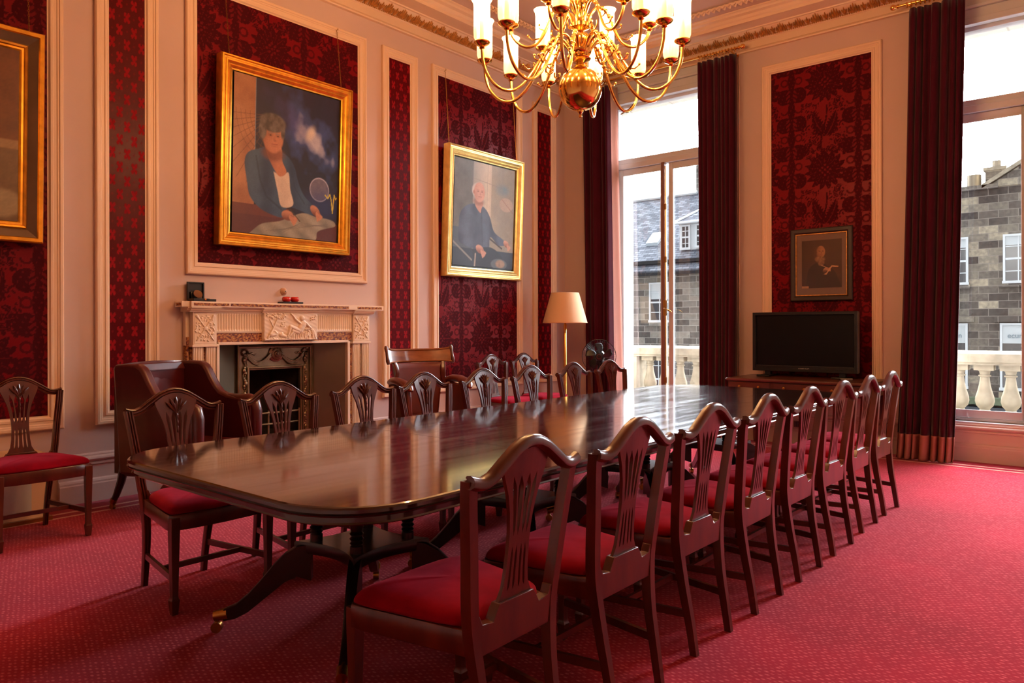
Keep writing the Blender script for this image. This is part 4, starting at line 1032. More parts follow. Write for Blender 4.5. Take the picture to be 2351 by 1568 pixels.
# photographic portrait on the window wall
r = empty('photograph_frame', (-2.51, YB, 1.545), 0, 'dark framed sepia photograph of a bearded old man writing, above the television', 'framed photograph')
def ff(x, z, h): return (x + 2.51, -(.012 + h), z - 1.545)
MB().frame((-2.826, 1.545, -2.192, 2.318), [(0, 0), (0, .02), (.01, .026), (.04, .024), (.052, .016), (.056, .012)], ff).build('frame', BROWNF, r, smooth=25)
MB().frame((-2.772, 1.6, -2.246, 2.263), [(0, .01), (.001, .02), (.008, .02), (.012, .01)], ff).build('gilt_slip', GILTP, r, smooth=25)
m = MB(); m.loft([[ff(x, z, -.01) for x, z in ((-2.8, 1.57), (-2.22, 1.57), (-2.22, 2.3), (-2.8, 2.3))], [ff(x, z, .008) for x, z in ((-2.8, 1.57), (-2.22, 1.57), (-2.22, 2.3), (-2.8, 2.3))]]); m.build('mount', plain('brown_mount_card', (124, 98, 82), .7), r, smooth=0)
A3 = art3()
paint_obj('print', A3, lambda U, V: (-2.708 + U * .408 + 2.51, -(.0215 + U * 0), 1.682 + V * .508 - 1.545), PHOTO, r)
m = MB(); m.box(-.25, -.028, .06, .25, -.0265, .71); m.build('picture_glass', GLASS, r, smooth=0)

# ------------------------------------------------------------------ upholstered armchairs
r = empty('wing_armchair', (-5.42, 2.47, 0), math.radians(20), 'oxblood leather wing armchair on castors to the left of the fireplace', 'armchair')
side = [(-.06, .26), (.53, .24), (.575, .3), (.59, .5), (.595, .7), (.58, .745), (.54, .765), (.45, .76), (.36, .772), (.29, .8), (.25, .84), (.205, .905), (.17, .965), (.14, 1.0), (.1, 1.02), (0, 1.025), (-.1, 1.02), (-.115, .99), (-.085, .6)]
for s in (-1, 1):
    m = MB(); m.prism(side, lambda x, z, t: (x, s * t, z), .25, .33); o = m.build('wing_side', LEATHER, r, smooth=50, bevel=.022); o.modifiers['bevel'].segments = 3
    m = MB(); m.tube([(.585, s*.29, .28), (.6, s*.29, .45), (.6, s*.29, .66), (.585, s*.29, .72), (.545, s*.29, .745), (.44, s*.292, .742), (.34, s*.292, .752)], [.03, .037, .042, .042, .04, .038, .03], 12); m.build('arm_roll', LEATHER, r, smooth=60)
    m = MB(); m.tube([(.54, s*.27, .26), (.54, s*.27, .12), (.54, s*.27, 0)], [.03, .024, .02], 10); m.build('front_leg', WTABD, r)
    m = MB(); m.tube([(-.06, s*.28, .32), (-.09, s*.28, .2), (-.13, s*.285, .1), (-.155, s*.285, .06)], [.032, .027, .022, .019], 8); m.cur = 1; m.tube([(-.15, s*.285, .075), (-.162, s*.285, .045)], .023, 8); m.tube([(-.165, s*.285 - .01, .02), (-.165, s*.285 + .01, .02)], .02, 12); m.build('rear_leg', [WTABD, BRASSD], r)
m = MB()
def bk(u, v):
    y = (u - .5) * .54; z = .42 + v * .6; e = min(1, 8 * (1 - v)) ** .5
    return (-.02 - .07 * v + .05 * (1 - (2*u - 1) ** 2) * .6 * e + .012 * math.sin(PI * v) - .01 * math.exp(-((u - .55) / .05) ** 2) * (1 if v < .6 else .3), y, z + .012 * (1 - (2*u-1) ** 2) * v)
m.grid(20, 16, bk); m.box(-.13, -.3, .26, -.04, .3, .98); m.build('back_rest', LEATHER, r, smooth=60)
MB().loft([[(-.115, -.26, .96), (-.03, -.26, .96), (-.03, .26, .96), (-.115, .26, .96)], [(-.12, -.26, 1.01), (-.06, -.26, 1.02), (-.06, .26, 1.02), (-.12, .26, 1.01)]]).build('back_top', LEATHER, r, smooth=0, bevel=.01)
m = MB(); m.loft([[(x, y, z) for x, y in rrect(-.04 + i, -.25 + i, .575 - i, .25 - i, .04, 1, 1, 4)] for z, i in ((.33, .01), (.345, 0), (.43, 0), (.46, .02), (.472, .08))]); m.build('seat_cushion', LEATHER, r, smooth=60)
MB().box(-.1, -.29, .24, .56, .29, .33).build('base_frame', LEATHER, r, smooth=0, bevel=.01)

r = empty('library_armchair', (-5.22, 4.79, 0), math.radians(-14), 'russet leather armchair with curved polished wooden top rail, right of the fireplace', 'armchair')
def arc(t, z, off=0):   # t -1..1 ; concave to the front
    R = .62; a = t * .575
    return (.0 - .045 * (z - .93) / .15 + R * (1 - math.cos(a)) * .95 + off * math.cos(a), (R) * math.sin(a) * 1.03 - off * math.sin(a) * .8, z)
m = MB(); rings = []
for i in range(25):
    t = -1 + i / 12; e = abs(t) ** 6 * .022; q = max(0, abs(t) - .93) / .07
    zt, zb = 1.07 + e, .94 - e * .3
    rings.append([arc(t, zb, 0), arc(t, zb + .01, .02), arc(t, zb + .018, .012), arc(t, zt - .02, .012), arc(t, zt - .012, .02), arc(t, zt, .012), arc(t, zt, -.012), arc(t, zb, -.014)])
m.loft(rings); m.build('top_rail', WRAIL, r, smooth=35)
m = MB()
for s in (-1, 1): m.tube([Vector(arc(s*1.0, z)) + Vector((.005, 0, 0)) for z in (.932, .96, 1.0, 1.04, 1.08, 1.1)], [.012, .02, .016, .014, .02, .012], 8)
m.build('rail_end', WCHAIR, r, smooth=50)
def pad(u, v):
    t = (u - .5) * (1.02 + .42 * v); z = .42 + v * .52; p = arc(t, .93, .0); return (p[0] + .05 * (1 - v) + .03 - .02 * (2*u - 1) ** 2, p[1], z)
m = MB(); m.grid(18, 10, pad); o = m.build('back_pad', LEATHERB, r, smooth=60); md = o.modifiers.new('s', 'SOLIDIFY'); md.thickness = .05; md.offset = -1
for s in (-1, 1):
    m = MB(); pts = bez([tuple(Vector(arc(s*.72, .94)) + Vector((0, 0, 0))), (.075, s*.245, .87), (.07, s*.25, .8), (.07, s*.285, .72)], 4)
    m.tube([p for p in pts], .017, 8, sq=(1, 1.5)); m.build('back_stile', WCHAIR, r, smooth=40)
    m = MB(); m.tube([(.06, s*.3, .765), (.14, s*.315, .785), (.25, s*.325, .785), (.36, s*.32, .765), (.44, s*.31, .735), (.47, s*.305, .71)], [.035, .04, .041, .042, .036, .014], 12, sq=(.85, 1.15)); m.build('arm_pad', LEATHERB, r, smooth=60)
    m = MB(); m.prism([(.05, .32), (.44, .3), (.45, .5), (.42, .72), (.05, .76)], lambda x, z, t: (x, s*t, z), .285, .325); m.build('arm_side', LEATHERB, r, smooth=30, bevel=.01)
    m = MB(); m.tube([(.44, s*.29, .4), (.45, s*.29, .2), (.44, s*.29, 0)], [.026, .028, .016], 8); m.build('front_leg', WCHAIR, r)
    m = MB(); m.tube([(.06, s*.26, .36), (.03, s*.265, .2), (-.04, s*.27, 0)], [.026, .024, .017], 8); m.build('rear_leg', WCHAIR, r)
m = MB(); m.loft([[(x, y, z) for x, y in rrect(.03 + i, -.285 + i, .5 - i, .285 - i, .09, 1, 1, 5)] for z, i in ((.34, .01), (.35, 0), (.42, 0), (.45, .02), (.465, .08))]); m.build('seat', LEATHERB, r, smooth=60)
MB().box(.04, -.28, .29, .46, .28, .345).build('seat_frame', WCHAIR, r, smooth=0, bevel=.005)

# ------------------------------------------------------------------ lamp and fan
r = empty('floor_lamp', (-5.3, 7.31, 0), 0, 'brass floor lamp with large cream cone shade in the corner by the left curtain', 'floor lamp')
MB().lathe([(.15, 0), (.15, .012), (.13, .022), (.05, .032), (.022, .05), (.02, .07)], n=28).build('base', BRASS, r)
MB().lathe([(.02, .06), (.02, 1.3), (.014, 1.31), (.012, 1.33), (.018, 1.34), (.018, 1.42), (.01, 1.43)], n=16).build('pole', BRASS, r)
o = MB().loft([[(R * math.cos(a), R * math.sin(a), z) for a in [2*PI*k/48 for k in range(48)]] for R, z in ((.276, 1.322), (.271, 1.335), (.172, 1.688), (.17, 1.692))], cap=False).build('lamp_shade', SHADE, r, smooth=50)
md = o.modifiers.new('s', 'SOLIDIFY'); md.thickness = .003
MB().tube([(0, -.27, 1.335), (0, 0, 1.335), (0, .27, 1.335)], .003, 6).build('shade_ring', BRASS, r)

r = empty('pedestal_fan', (-4.80, 7.3, 0), math.radians(-56), 'black pedestal fan with round wire guard in front of the left curtain', 'fan')
Mf = Matrix.Translation((0, 0, .927)) @ Matrix.Rotation(PI/2, 4, 'Y')
MB().lathe([(.2, 0), (.2, .02), (.17, .03), (.03, .035), (.018, .05), (.017, .45), (.013, .46), (.013, .84), (.03, .85)], n=20).build('stand', DARKM, r)
m = MB(); m.lathe([(.001, -.19), (.05, -.185), (.07, -.15), (.075, -.09), (.06, -.05)], n=20, M=Mf); m.box(-.14, -.03, .82, -.06, .03, .87); m.build('motor_housing', BLACKP, r)
m = MB()
for k in range(5):
    a0 = 2*PI*k/5 + .35
    def bl(u, v, a0=a0):
        rr = .035 + .125 * v; wd = (.35 + .75 * math.sin(PI * min(1, v * .75 + .15)) ** .8) * .72; a = a0 + (u - .5) * wd + .35 * v
        p = Vector((rr * math.cos(a), rr * math.sin(a), -.015 + .03 * (u - .5))); return tuple(Mf @ p)
    m.grid(6, 8, bl)
o = m.build('blades', BLACKP, r, smooth=60); md = o.modifiers.new('s', 'SOLIDIFY'); md.thickness = .003
m = MB(); m.lathe([(.036, -.03), (.036, .02), (.03, .03), (.001, .032)], n=20, M=Mf); m.build('hub', BLACKP, r)
m = MB()
for R, h in ((.2, -.01), (.198, .004), (.125, .042), (.05, .058)): m.tube([tuple(Mf @ Vector((R*math.cos(a), R*math.sin(a), h))) for a in [2*PI*k/40 for k in range(40)]], .0028 if R > .19 else .0016, 5, loop=True)
for k in range(56):
    a = 2*PI*k/56
    for sg in (1, -1): m.tube([tuple(Mf @ Vector((R*math.cos(a), R*math.sin(a), h*sg - (0 if sg > 0 else .012)))) for R, h in ((.2, 0), (.17, .028), (.11, .046), (.045, .058 if sg > 0 else .07))], .0007, 3)
m.build('wire_guard', DARKM, r, smooth=0)
m = MB(); m.lathe([(.044, .058), (.044, .066), (.036, .072), (.001, .073)], n=24, M=Mf); m.build('badge', BLACKP, r)
m = MB(); m.tube([tuple(Mf @ Vector((.026*math.cos(a), .026*math.sin(a), .0735))) for a in [2*PI*k/24 for k in range(24)]], .0016, 4, loop=True); m.build('badge_ring', plain('copper_ring', (150, 90, 66), .3, metal=.8), r)

# ------------------------------------------------------------------ desk with television
r = empty('writing_desk', (-2.53, 7.66, 0), 0, 'brown wooden desk with a row of drawers under the television', 'desk')
m = MB(); m.loft([[(x, y, z) for x, y in rrect(-.70 - i, -.36 - i, .70 + i, .36 + i, .03, 1, 1, 4)] for z, i in ((.715, 0), (.72, .008), (.733, .01), (.74, .006), (.745, 0))]); m.build('desk_top', WDESK, r, smooth=30)
MB().box(-.68, -.335, .6, .68, .34, .716).build('apron', WDESK, r, smooth=0, bevel=.003)
for i, x in enumerate((-.455, 0, .455)):
    d = MB().box(x - .21, -.345, .612, x + .21, -.33, .706).build('drawer', WDESK, r, smooth=0, bevel=.003)
    for s in (-1, 1): MB().lathe([(.006, 0), (.006, .012), (.013, .016), (.013, .022), (.001, .026)], n=12, M=Matrix.Translation((x + s*.1, -.345, .66)) @ Matrix.Rotation(PI/2, 4, 'X')).build('knob', BRASSD, d)
for sx in (-1, 1):
    for sy in (-1, 1):
        m = MB(); m.loft([[(sx*.65 + a*w, sy*.31 + b*w, z) for a, b in ((-1, -1), (1, -1), (1, 1), (-1, 1))] for z, w in ((0, .016), (.04, .02), (.6, .028), (.7, .028))]); m.build('leg', WDESK, r, smooth=0)
r = empty('television', (-2.60, 7.8, .745), 0, 'black flat screen television standing on the desk between the windows', 'television')
MB().box(-.53, 0, .058, .53, .055, .677).build('back_housing', BLACKP, r, smooth=0, bevel=.006)
MB().frame((-.532, .055, .532, .68), [(0, 0), (0, .03), (.004, .034), (.03, .034), (.036, .022), (.036, 0)], lambda x, z, h: (x, -h, z)).build('bezel', BLACKP, r, smooth=20)
MB().box(-.5, -.03, .06, .5, 0, .115).build('lower_bezel', BLACKP, r, smooth=0, bevel=.003)
MB().box(-.497, -.006, .115, .497, .0, .645).build('screen', BLACKS, r, smooth=0)
MB().box(-.49, -.0335, .112, .49, -.02, .117).build('trim_line', plain('grey_bezel_line', (60, 56, 52), .3), r, smooth=0)
for x in (-.4, .36):
    MB().box(x - .06, -.11, 0, x + .08, .15, .016).build('foot', BLACKP, r, smooth=0, bevel=.005); MB().box(x - .01, 0, .014, x + .05, .04, .08).build('foot_post', BLACKP, r, smooth=0)
def text(s, size, loc, rot, mat, parent, name='lettering', ext=.0006):
    c = bpy.data.curves.new(name, 'FONT'); c.body = s; c.size = size; c.extrude = ext; c.align_x = 'CENTER'; c.offset = size * .02
    o = bpy.data.objects.new(name, c); COL.objects.link(o); o.data.materials.append(mat); o.location = loc; o.rotation_euler = rot; o.parent = parent
    dg = bpy.context.evaluated_depsgraph_get(); me = bpy.data.meshes.new_from_object(o.evaluated_get(dg)); q = bpy.data.objects.new(name, me); COL.objects.link(q)
    q.location = loc; q.rotation_euler = rot; q.parent = parent; bpy.data.objects.remove(o); return q
text('SAMSUNG', .024, (.01, -.0315, .078), (PI/2, 0, 0), plain('silver_lettering', (170, 165, 160), .4), r)
MB().box(.405, -.032, .07, .411, -.03, .076).build('standby_light', emit('amber_led', (1, .35, .05), 3), r, smooth=0)
m = MB(); m.box(.3, -.045, 0, .42, .02, .02); 
t = MB().box(-.055, -.03, 0, .055, .03, .018).build('remote_control', plain('grey_plastic', (110, 105, 100), .4), smooth=0, bevel=.004); t.location = (-2.13, 7.62, .7455); t.rotation_euler = (0, 0, .3); tag(t, 'small grey remote control on the desk at the right foot of the television', 'remote control')
m = MB(); m.box(-.07, -.008, -.035, .07, 0, .035); v = m.build('air_vent', WINBR, smooth=0); v.location = (-2.72, YB - .037, .22); tag(v, 'dark slotted vent in the baseboard beneath the desk', 'vent')
for k in range(8): MB().box(-.062 + k*.0165, -.011, -.028, -.052 + k*.0165, -.007, .028).build('slot', BLACKP, v, smooth=0)
# ------------------------------------------------------------------ boxed casing at the far left
r = empty('radiator_casing', (-5.7, .9, 0), 0, 'cream boxed casing low on the wall behind the single chair at the far left', 'casing')
MB().box(-.165, -.9, 0, .18, .86, .44).build('box', CREAM, r, smooth=0, bevel=.004)
MB().box(.18, -.85, .05, .184, .76, .38).build('front_panel', WHITEP, r, smooth=0)
MB().box(-.165, -.9, 0, .21, .875, .025).build('plinth', WRAIL, r, smooth=0)

# ------------------------------------------------------------------ curtains and poles
def curtain(label, xt, xb, yc, n, seed, lin_=None, hem=True):
    r = empty('curtain', (0, 0, 0), 0, label, 'curtain', 'full length maroon curtains')
    rs = random.Random(seed); ph = [rs.uniform(0, 6.28) for _ in range(4)]
    def P(u, z, off=0):
        v = z / 4.3; a = lerp(xb[0], xt[0], v ** .7); b = lerp(xb[1], xt[1], v ** .7)
        amp = .026 + .026 * (1 - v) 
        w = math.sin(2*PI*n*u + ph[0] + .35 * math.sin(2.2*v + ph[1]) + 1.1 * math.sin(2*PI*u*1.5 + ph[3]) + .5 * math.sin(2*PI*u*3.3 + ph[1] + v)); w2 = math.sin(2*PI*(n*.5)*u + ph[2] + v)
        wv = math.copysign(abs(w) ** .75, w) * amp + w2 * .018
        return (lerp(a, b, u) + .008 * math.cos(2*PI*n*u + ph[0]), yc + wv - .05 * (1 - v) ** 3 + off, z)
    z0 = .245 if hem else .01
    o = MB().grid(130, 40, lambda u, v: P(u, z0 + v * (4.31 - z0))).build('drape', CURT, r, smooth=60); md = o.modifiers.new('s', 'SOLIDIFY'); md.thickness = .004
    if hem:
        o = MB().grid(130, 10, lambda u, v: P(u, .008 + v * (z0 - .006))).build('hem', CHEM, r, smooth=60); md = o.modifiers.new('s', 'SOLIDIFY'); md.thickness = .005
    if lin_:
        a, b = lin_
        def Q(u, v):
            z = .01 + v * 4.3; q = z / 4.3; x = lerp(a, b, u) + lerp(.06, -.03, q ** .7); return (x, yc + .06 + .025 * math.sin(u * 9 + 1.2 * q) + .05 * u, z)
        o = MB().grid(20, 20, Q).build('lining', LINING, r, smooth=60); md = o.modifiers.new('s', 'SOLIDIFY'); md.thickness = .003
    return r
curtain('dark maroon curtain with pale lining at the left of the left window, behind the fan', (-5.42, -5.02), (-5.35, -4.93), 7.87, 5, 3, (-5.06, -4.92))
curtain('dark maroon curtain between the left window and the television', (-3.80, -3.335), (-3.76, -3.34), 7.87, 7, 5)
curtain('maroon curtain with rose hem at the left side of the right window', (-1.63, -1.155), (-1.745, -1.262), 7.86, 7, 8)
curtain('maroon curtain at the far side of the right window, outside the right edge of the view', (.3, .75), (.3, .78), 7.86, 5, 9) if False else None
def pole(label, x0, x1, rings):
    r = empty('curtain_pole', ((x0 + x1) / 2, 7.87, 4.372), 0, label, 'curtain pole', 'brass curtain poles'); L = (x1 - x0) / 2
    MB().tube([(-L, 0, 0), (L, 0, 0)], .014, 12).build('rod', BRASS, r)
    for s in (-1, 1):
        M = Matrix.Translation((s*L, 0, 0)) @ Matrix.Rotation(s*PI/2, 4, 'Y'); MB().lathe([(.014, 0), (.022, .005), (.022, .015), (.013, .022), (.018, .03), (.028, .045), (.028, .06), (.018, .075), (.001, .08)], n=14, M=M).build('finial', BRASS, r)
        m = MB(); m.tube([(s*(L-.09), 0, -.012), (s*(L-.09), .05, -.02), (s*(L-.09), .19, -.01)], .009, 8); m.lathe([(.02, 0), (.02, .01)], c=(0, 0, 0), n=10, M=Matrix.Translation((s*(L-.09), .2, -.01)) @ Matrix.Rotation(PI/2, 4, 'X')); m.build('bracket', BRASS, r)
    for x in rings:
        x -= (x0 + x1) / 2
        MB().tube([(x + .002*math.sin(k), .026*math.cos(2*PI*k/14), .026*math.sin(2*PI*k/14) - .008) for k in range(14)], .0042, 5, loop=True).build('ring', BRASS, r)
pole('brass curtain pole over the left window', -5.47, -3.33, [-5.40 + i*.034 for i in range(12)] + [-3.80 + i*.036 for i in range(13)])
pole('brass curtain pole over the right window, ringed at its left end', -1.71, .45, [-1.64 + i*.038 for i in range(13)])

# ------------------------------------------------------------------ chandelier
CH = Vector((-2.613, 3.77, 0))
ch = empty('chandelier', CH, 0, 'large polished brass chandelier with two tiers of glass-shaded candle lights', 'chandelier')
F_ = Vector((-.6438, .7652, 0)); R_ = Vector((.7652, .6438, 0))
prof = [(.001, 2.568), (.008, 2.572), (.011, 2.582), (.006, 2.59), (.012, 2.6), (.02, 2.608), (.02, 2.616)]
for k in range(1, 20):
    a = PI * k / 20; prof.append((.135 * math.sin(a), 2.749 - .135 * math.cos(a)))
prof += [(.03, 2.884), (.036, 2.89), (.03, 2.897), (.024, 2.91), (.04, 2.922), (.062, 2.928), (.068, 2.936), (.062, 2.944), (.03, 2.95)]
MB().lathe(prof, n=40).build('ball_drop', BRASS, ch, smooth=50)
st = [(.03, 2.945), (.05, 2.955), (.07, 2.97), (.074, 2.985), (.05, 2.99), (.022, 3.0), (.03, 3.015), (.045, 3.04), (.052, 3.065), (.046, 3.085), (.026, 3.1), (.02, 3.11), (.04, 3.12), (.06, 3.13), (.062, 3.15), (.05, 3.16), (.024, 3.17), (.02, 3.19), (.03, 3.21), (.034, 3.24), (.05, 3.29), (.054, 3.32), (.04, 3.35), (.018, 3.37), (.03, 3.385), (.045, 3.395), (.02, 3.41), (.013, 3.42), (.013, 4.6), (.03, 4.62), (.07, 4.65), (.08, 4.7)]
m = MB(); m.lathe(st, n=24)
for k in range(12):
    a = 2*PI*k/12
    for z0 in (3.0, 3.2): m.tube([(R*math.cos(a), R*math.sin(a), z) for R, z in ((.026, z0+.012), (.046, z0+.04), (.054, z0+.068), (.044, z0+.088))], [.004, .008, .009, .004], 6)
m.build('stem', BRASS, ch, smooth=50)
def arm(tier, ang):
    a = math.radians(ang); d = R_ * math.sin(a) + F_ * math.cos(a)
    if tier == 0: pr = [(.05, 2.95), (.07, 3.0), (.11, 3.045), (.16, 3.05), (.21, 3.0), (.27, 2.89), (.34, 2.78), (.42, 2.715), (.5, 2.715), (.57, 2.77), (.61, 2.86), (.62, 2.965)]; zc, R0, sc = 2.965, .62, (.235, 2.945)
    else: pr = [(.045, 3.13), (.06, 3.2), (.1, 3.252), (.14, 3.25), (.18, 3.2), (.22, 3.1), (.27, 3.03), (.33, 3.01), (.385, 3.035), (.42, 3.08), (.43, 3.125)]; zc, R0, sc = 3.125, .43, (.195, 3.155)
    def P(r_, z): return d * r_ + Vector((0, 0, z))
    pts = bez([tuple(P(r_, z)) for r_, z in pr], 4)
    m = MB(); m.tube(pts, .0095, 8)
    # scrolls
    def scroll(c, s, R, turn, up):
        q = [P(c[0] + s * R * (1 - .06*k) * math.cos(up + turn * k * .35), c[1] + R * (1 - .06*k) * math.sin(up + turn * k * .35)) for k in range(12)]
        m.tube(q, [.0055 - .0002*k for k in range(12)], 5); m.ball(q[-1], .008, 6)
    scroll((sc[0] + .045, sc[1] - .01), 1, .04, 1, 2.6); scroll((sc[0] - .05, sc[1] - .06), 1, .035, -1, .6)
    for t in (.30, .36, .42):
        i = int(t * (len(pts) - 1)); m.ball(pts[i], .0155, 8)
    m.tube([pts[int(.36*(len(pts)-1))], P(sc[0] + .05, sc[1] - .09), P(sc[0] + .1, sc[1] - .1), P(sc[0] + .125, sc[1] - .08)], [.006, .006, .005, .004], 5); m.ball(P(sc[0] + .128, sc[1] - .075), .0085, 6)
    o = m.build('arm', BRASS, ch, smooth=50)
    c = d * R0
    MB().lathe([(.01, zc - .02), (.018, zc - .012), (.012, zc - .004), (.03, zc + .004), (.046, zc + .014), (.05, zc + .022), (.044, zc + .028), (.016, zc + .03), (.015, zc + .04)], (c.x, c.y, 0), 18).build('drip_pan', BRASS, o)
    z = zc + .03
    MB().lathe([(.0135, z), (.0135, z + .12), (.006, z + .125)], (c.x, c.y, 0), 10).build('candle_tube', CANDLE, o)
    MB().lathe([(.005, z + .122), (.014, z + .14), (.017, z + .158), (.012, z + .182), (.001, z + .2)], (c.x, c.y, 0), 10).build('bulb', BULB, o)
    sh = MB().loft([[(c.x + R*math.cos(q), c.y + R*math.sin(q), z + h) for q in [2*PI*k/26 for k in range(26)]] for R, h in ((.026, -.002), (.042, .004), (.049, .022), (.05, .05), (.049, .2), (.05, .225), (.057, .24), (.062, .246))], cap=False)
    sh.build('glass_shade', SHGLASS, o, smooth=60)
    l = bpy.data.lights.new('bulb_light', 'POINT'); l.energy = LAMP_W; l.color = (1, .56, .24); l.shadow_soft_size = .02
    lo = bpy.data.objects.new('bulb_light', l); COL.objects.link(lo); lo.parent = ch; lo.location = (c.x, c.y, z + .215)
LAMP_W = 12.5
for a in (-15.5, 15.5, -44, 45, -75, 75, -103, 105, -133, 136, -165, 153): arm(0, a)
for a in (-30, 30, -90, 90, -150, 150): arm(1, a)
m = MB()
for k in range(8):
    a = 2*PI*k/8 + .2; d = R_*math.sin(a) + F_*math.cos(a)
    m.tube(bez([tuple(d*r_ + Vector((0, 0, z))) for r_, z in ((.03, 3.39), (.07, 3.45), (.11, 3.44), (.12, 3.38), (.09, 3.34), (.07, 3.36))], 4), .006, 6)
m.build('crown_scrolls', BRASS, ch, smooth=50)

# ------------------------------------------------------------------ outside
BS = 'stone balustrade outside the windows'
r = empty('balustrade', (0, 9.1, 0), 0, 'weathered stone balustrade running along the balcony outside both windows', 'balustrade')
m = MB(); m.loft([[(x, y, z) for y, z in ((-.15, .87), (.15, .87), (.15, .885), (.17, .9), (.17, .985), (.13, 1.012), (-.13, 1.012), (-.17, .985), (-.17, .9), (-.15, .885))] for x in (-7.5, 2.5)]); m.build('coping', STONE, r, smooth=20)
MB().box(-7.5, -.15, .22, 2.5, .15, .31).build('plinth', STONE, r, smooth=0, bevel=.01)
MB().box(-5.62, -.14, .31, -5.27, .14, .87).build('pier', STONE, r, smooth=0, bevel=.008)
bal = MB().lathe([(.075, 0), (.075, .02), (.088, .03), (.075, .045), (.05, .06), (.06, .07), (.05, .08), (.045, .09), (.078, .13), (.09, .175), (.085, .22), (.065, .29), (.05, .36), (.043, .43), (.058, .438), (.058, .448), (.045, .455), (.052, .49), (.07, .5), (.07, .505)], (0, 0, .31), 20)
bal.box(-.088, -.088, .81, .088, .088, .875); bal.box(-.088, -.088, .30, .088, .088, .325)
b0 = bal.build('baluster', STONE, r, smooth=40)
xs = [-5.134 + .232*i for i in range(9)] + [-1.63 + .229*i - .0 for i in range(9)]; b0.location = (xs[0], 0, 0)
for x in xs[1:]:
    c = b0.copy(); COL.objects.link(c); c.location = (x, 0, 0); c.parent = r
struct(MB().box(-7.5, YB + .5, .05, 2.5, 9.35, .24).build('floor_balcony', STONE, smooth=0))
DARKST = stone_mat('weathered_sandstone', [(58, 54, 52), (92, 86, 80), (124, 116, 104), (176, 162, 138)], (128, 120, 112), bw=.5, bh=.225)
GREYST = stone_mat('grey_coursed_stone', [(74, 70, 66), (100, 95, 90), (122, 115, 107), (144, 136, 126)], (156, 150, 142), bw=.52, bh=.22)
OUTW = plain('white_sash_paint', (190, 192, 194), .5)
DGLASS = plain('dark_window_glass', (52, 50, 52), .15, spec=.6)
BLINDG = plain('blind_behind_glass', (176, 180, 182), .4)
def sash(par, x0, x1, z0, z1, y, cols=2, rows=4, blind=.25, name='sash_window'):
    m = MB(); w = .06
    m.box(x0, y - .06, z0, x0 + w, y + .02, z1); m.box(x1 - w, y - .06, z0, x1, y + .02, z1); m.box(x0 + w, y - .058, z1 - w, x1 - w, y + .02, z1 - .001); m.box(x0 - .02, y - .085, z0 - .01, x1 + .02, y - .061, z0 + w*1.3); m.box(x0 + w, y - .058, z0 + .001, x1 - w, y + .02, z0 + w*1.3)
    m.box(x0 + w, y - .052, (z0+z1)/2 - .03, x1 - w, y + .018, (z0+z1)/2 + .03)
    for i in range(1, cols): x = lerp(x0, x1, i / cols); m.box(x - .013, y - .042, z0 + w*1.3, x + .013, y + .016, z1 - w)
    for i in range(1, rows):
        z = lerp(z0, z1, i / rows)
        if abs(z - (z0+z1)/2) > .05: m.box(x0 + w, y - .038, z - .013, x1 - w, y + .014, z + .013)
    f = m.build(name, OUTW, par, smooth=0)
    MB().box(x0 + w*.5, y - .01, z0 + w*.5, x1 - w*.5, y + .01, z1 - w*.5).build('pane', DGLASS, f, smooth=0)
    if blind: MB().box(x0 + w, y - .022, lerp(z1, z0, blind), x1 - w, y - .012, z1 - w).build('blind', BLINDG, f, smooth=0)
    return f
# right building
Yr = 26
r = empty('sandstone_building', (0, 0, 0), 0, 'blackened sandstone building across the street seen through the right window', 'building')
MB().box(-6.5, Yr, -8, 9, Yr + 8, 5.42).build('facade', DARKST, r, smooth=0)
MB().box(-6.6, Yr - .12, 5.36, -3.0, Yr + .3, 5.5).build('parapet', DARKST, r, smooth=0)
m = MB(); m.prism([(-3.3, 5.42), (-.5, 7.2), (2.4, 5.42)], lambda x, z, t: (x, t, z), Yr - .05, Yr + .6); m.build('gable', DARKST, r, smooth=0)
m = MB(); m.prism([(-3.4, 5.4), (-3.4, 5.52), (-.5, 7.36), (2.5, 5.52), (2.5, 5.4), (-.5, 7.22)], lambda x, z, t: (x, t, z), Yr - .12, Yr + .7); m.build('gable_coping', STONE, r, smooth=0)
m = MB(); m.box(-3.45, Yr + 1, 5.4, -2.95, Yr + 1.8, 6.15); m.box(-3.5, Yr + .95, 6.1, -2.9, Yr + 1.85, 6.2); m.tube([(-3.2, Yr + 1.4, 6.2), (-3.2, Yr + 1.4, 6.45)], .12, 10); m.build('chimney', DARKST, r, smooth=0)
MB().tube([(-3.75, Yr + 1, 5.4), (-3.75, Yr + 1, 6.0)], .2, 12).build('flue_pipe', STEEL, r)
sash(r, -2.88, -1.75, 2.53, 3.98, Yr - .01, 3, 4, .22); sash(r, -4.9, -3.76, 2.53, 3.98, Yr - .01, 3, 4, .22); sash(r, -.7, .45, 2.53, 3.98, Yr - .01, 3, 4, .22)
lw = sash(r, -2.96, -1.75, -.62, 1.36, Yr - .01, 1, 2, .3); lw2 = sash(r, -4.9, -3.78, -.62, 1.36, Yr - .01, 1, 2, .3)
text('ecurrent', .2, (-2.42, Yr - .09, .93), (PI/2, 0, 0), plain('etched_lettering', (112, 124, 130), .5), lw, ext=.002); text('ecurren', .2, (-4.24, Yr - .09, .93), (PI/2, 0, 0), bpy.data.materials['etched_lettering'], lw2, ext=.002)
for x0, x1 in ((-3.0, -1.65), (-5, -3.7)):
    MB().box(x0, Yr - .12, 2.42, x1, Yr + .05, 2.53).build('sill', SOOT if 0 else DARKST, r, smooth=0); MB().box(x0 - .1, Yr - .1, 1.4, x1 + .1, Yr + .05, 1.56).build('lintel', DARKST, r, smooth=0)
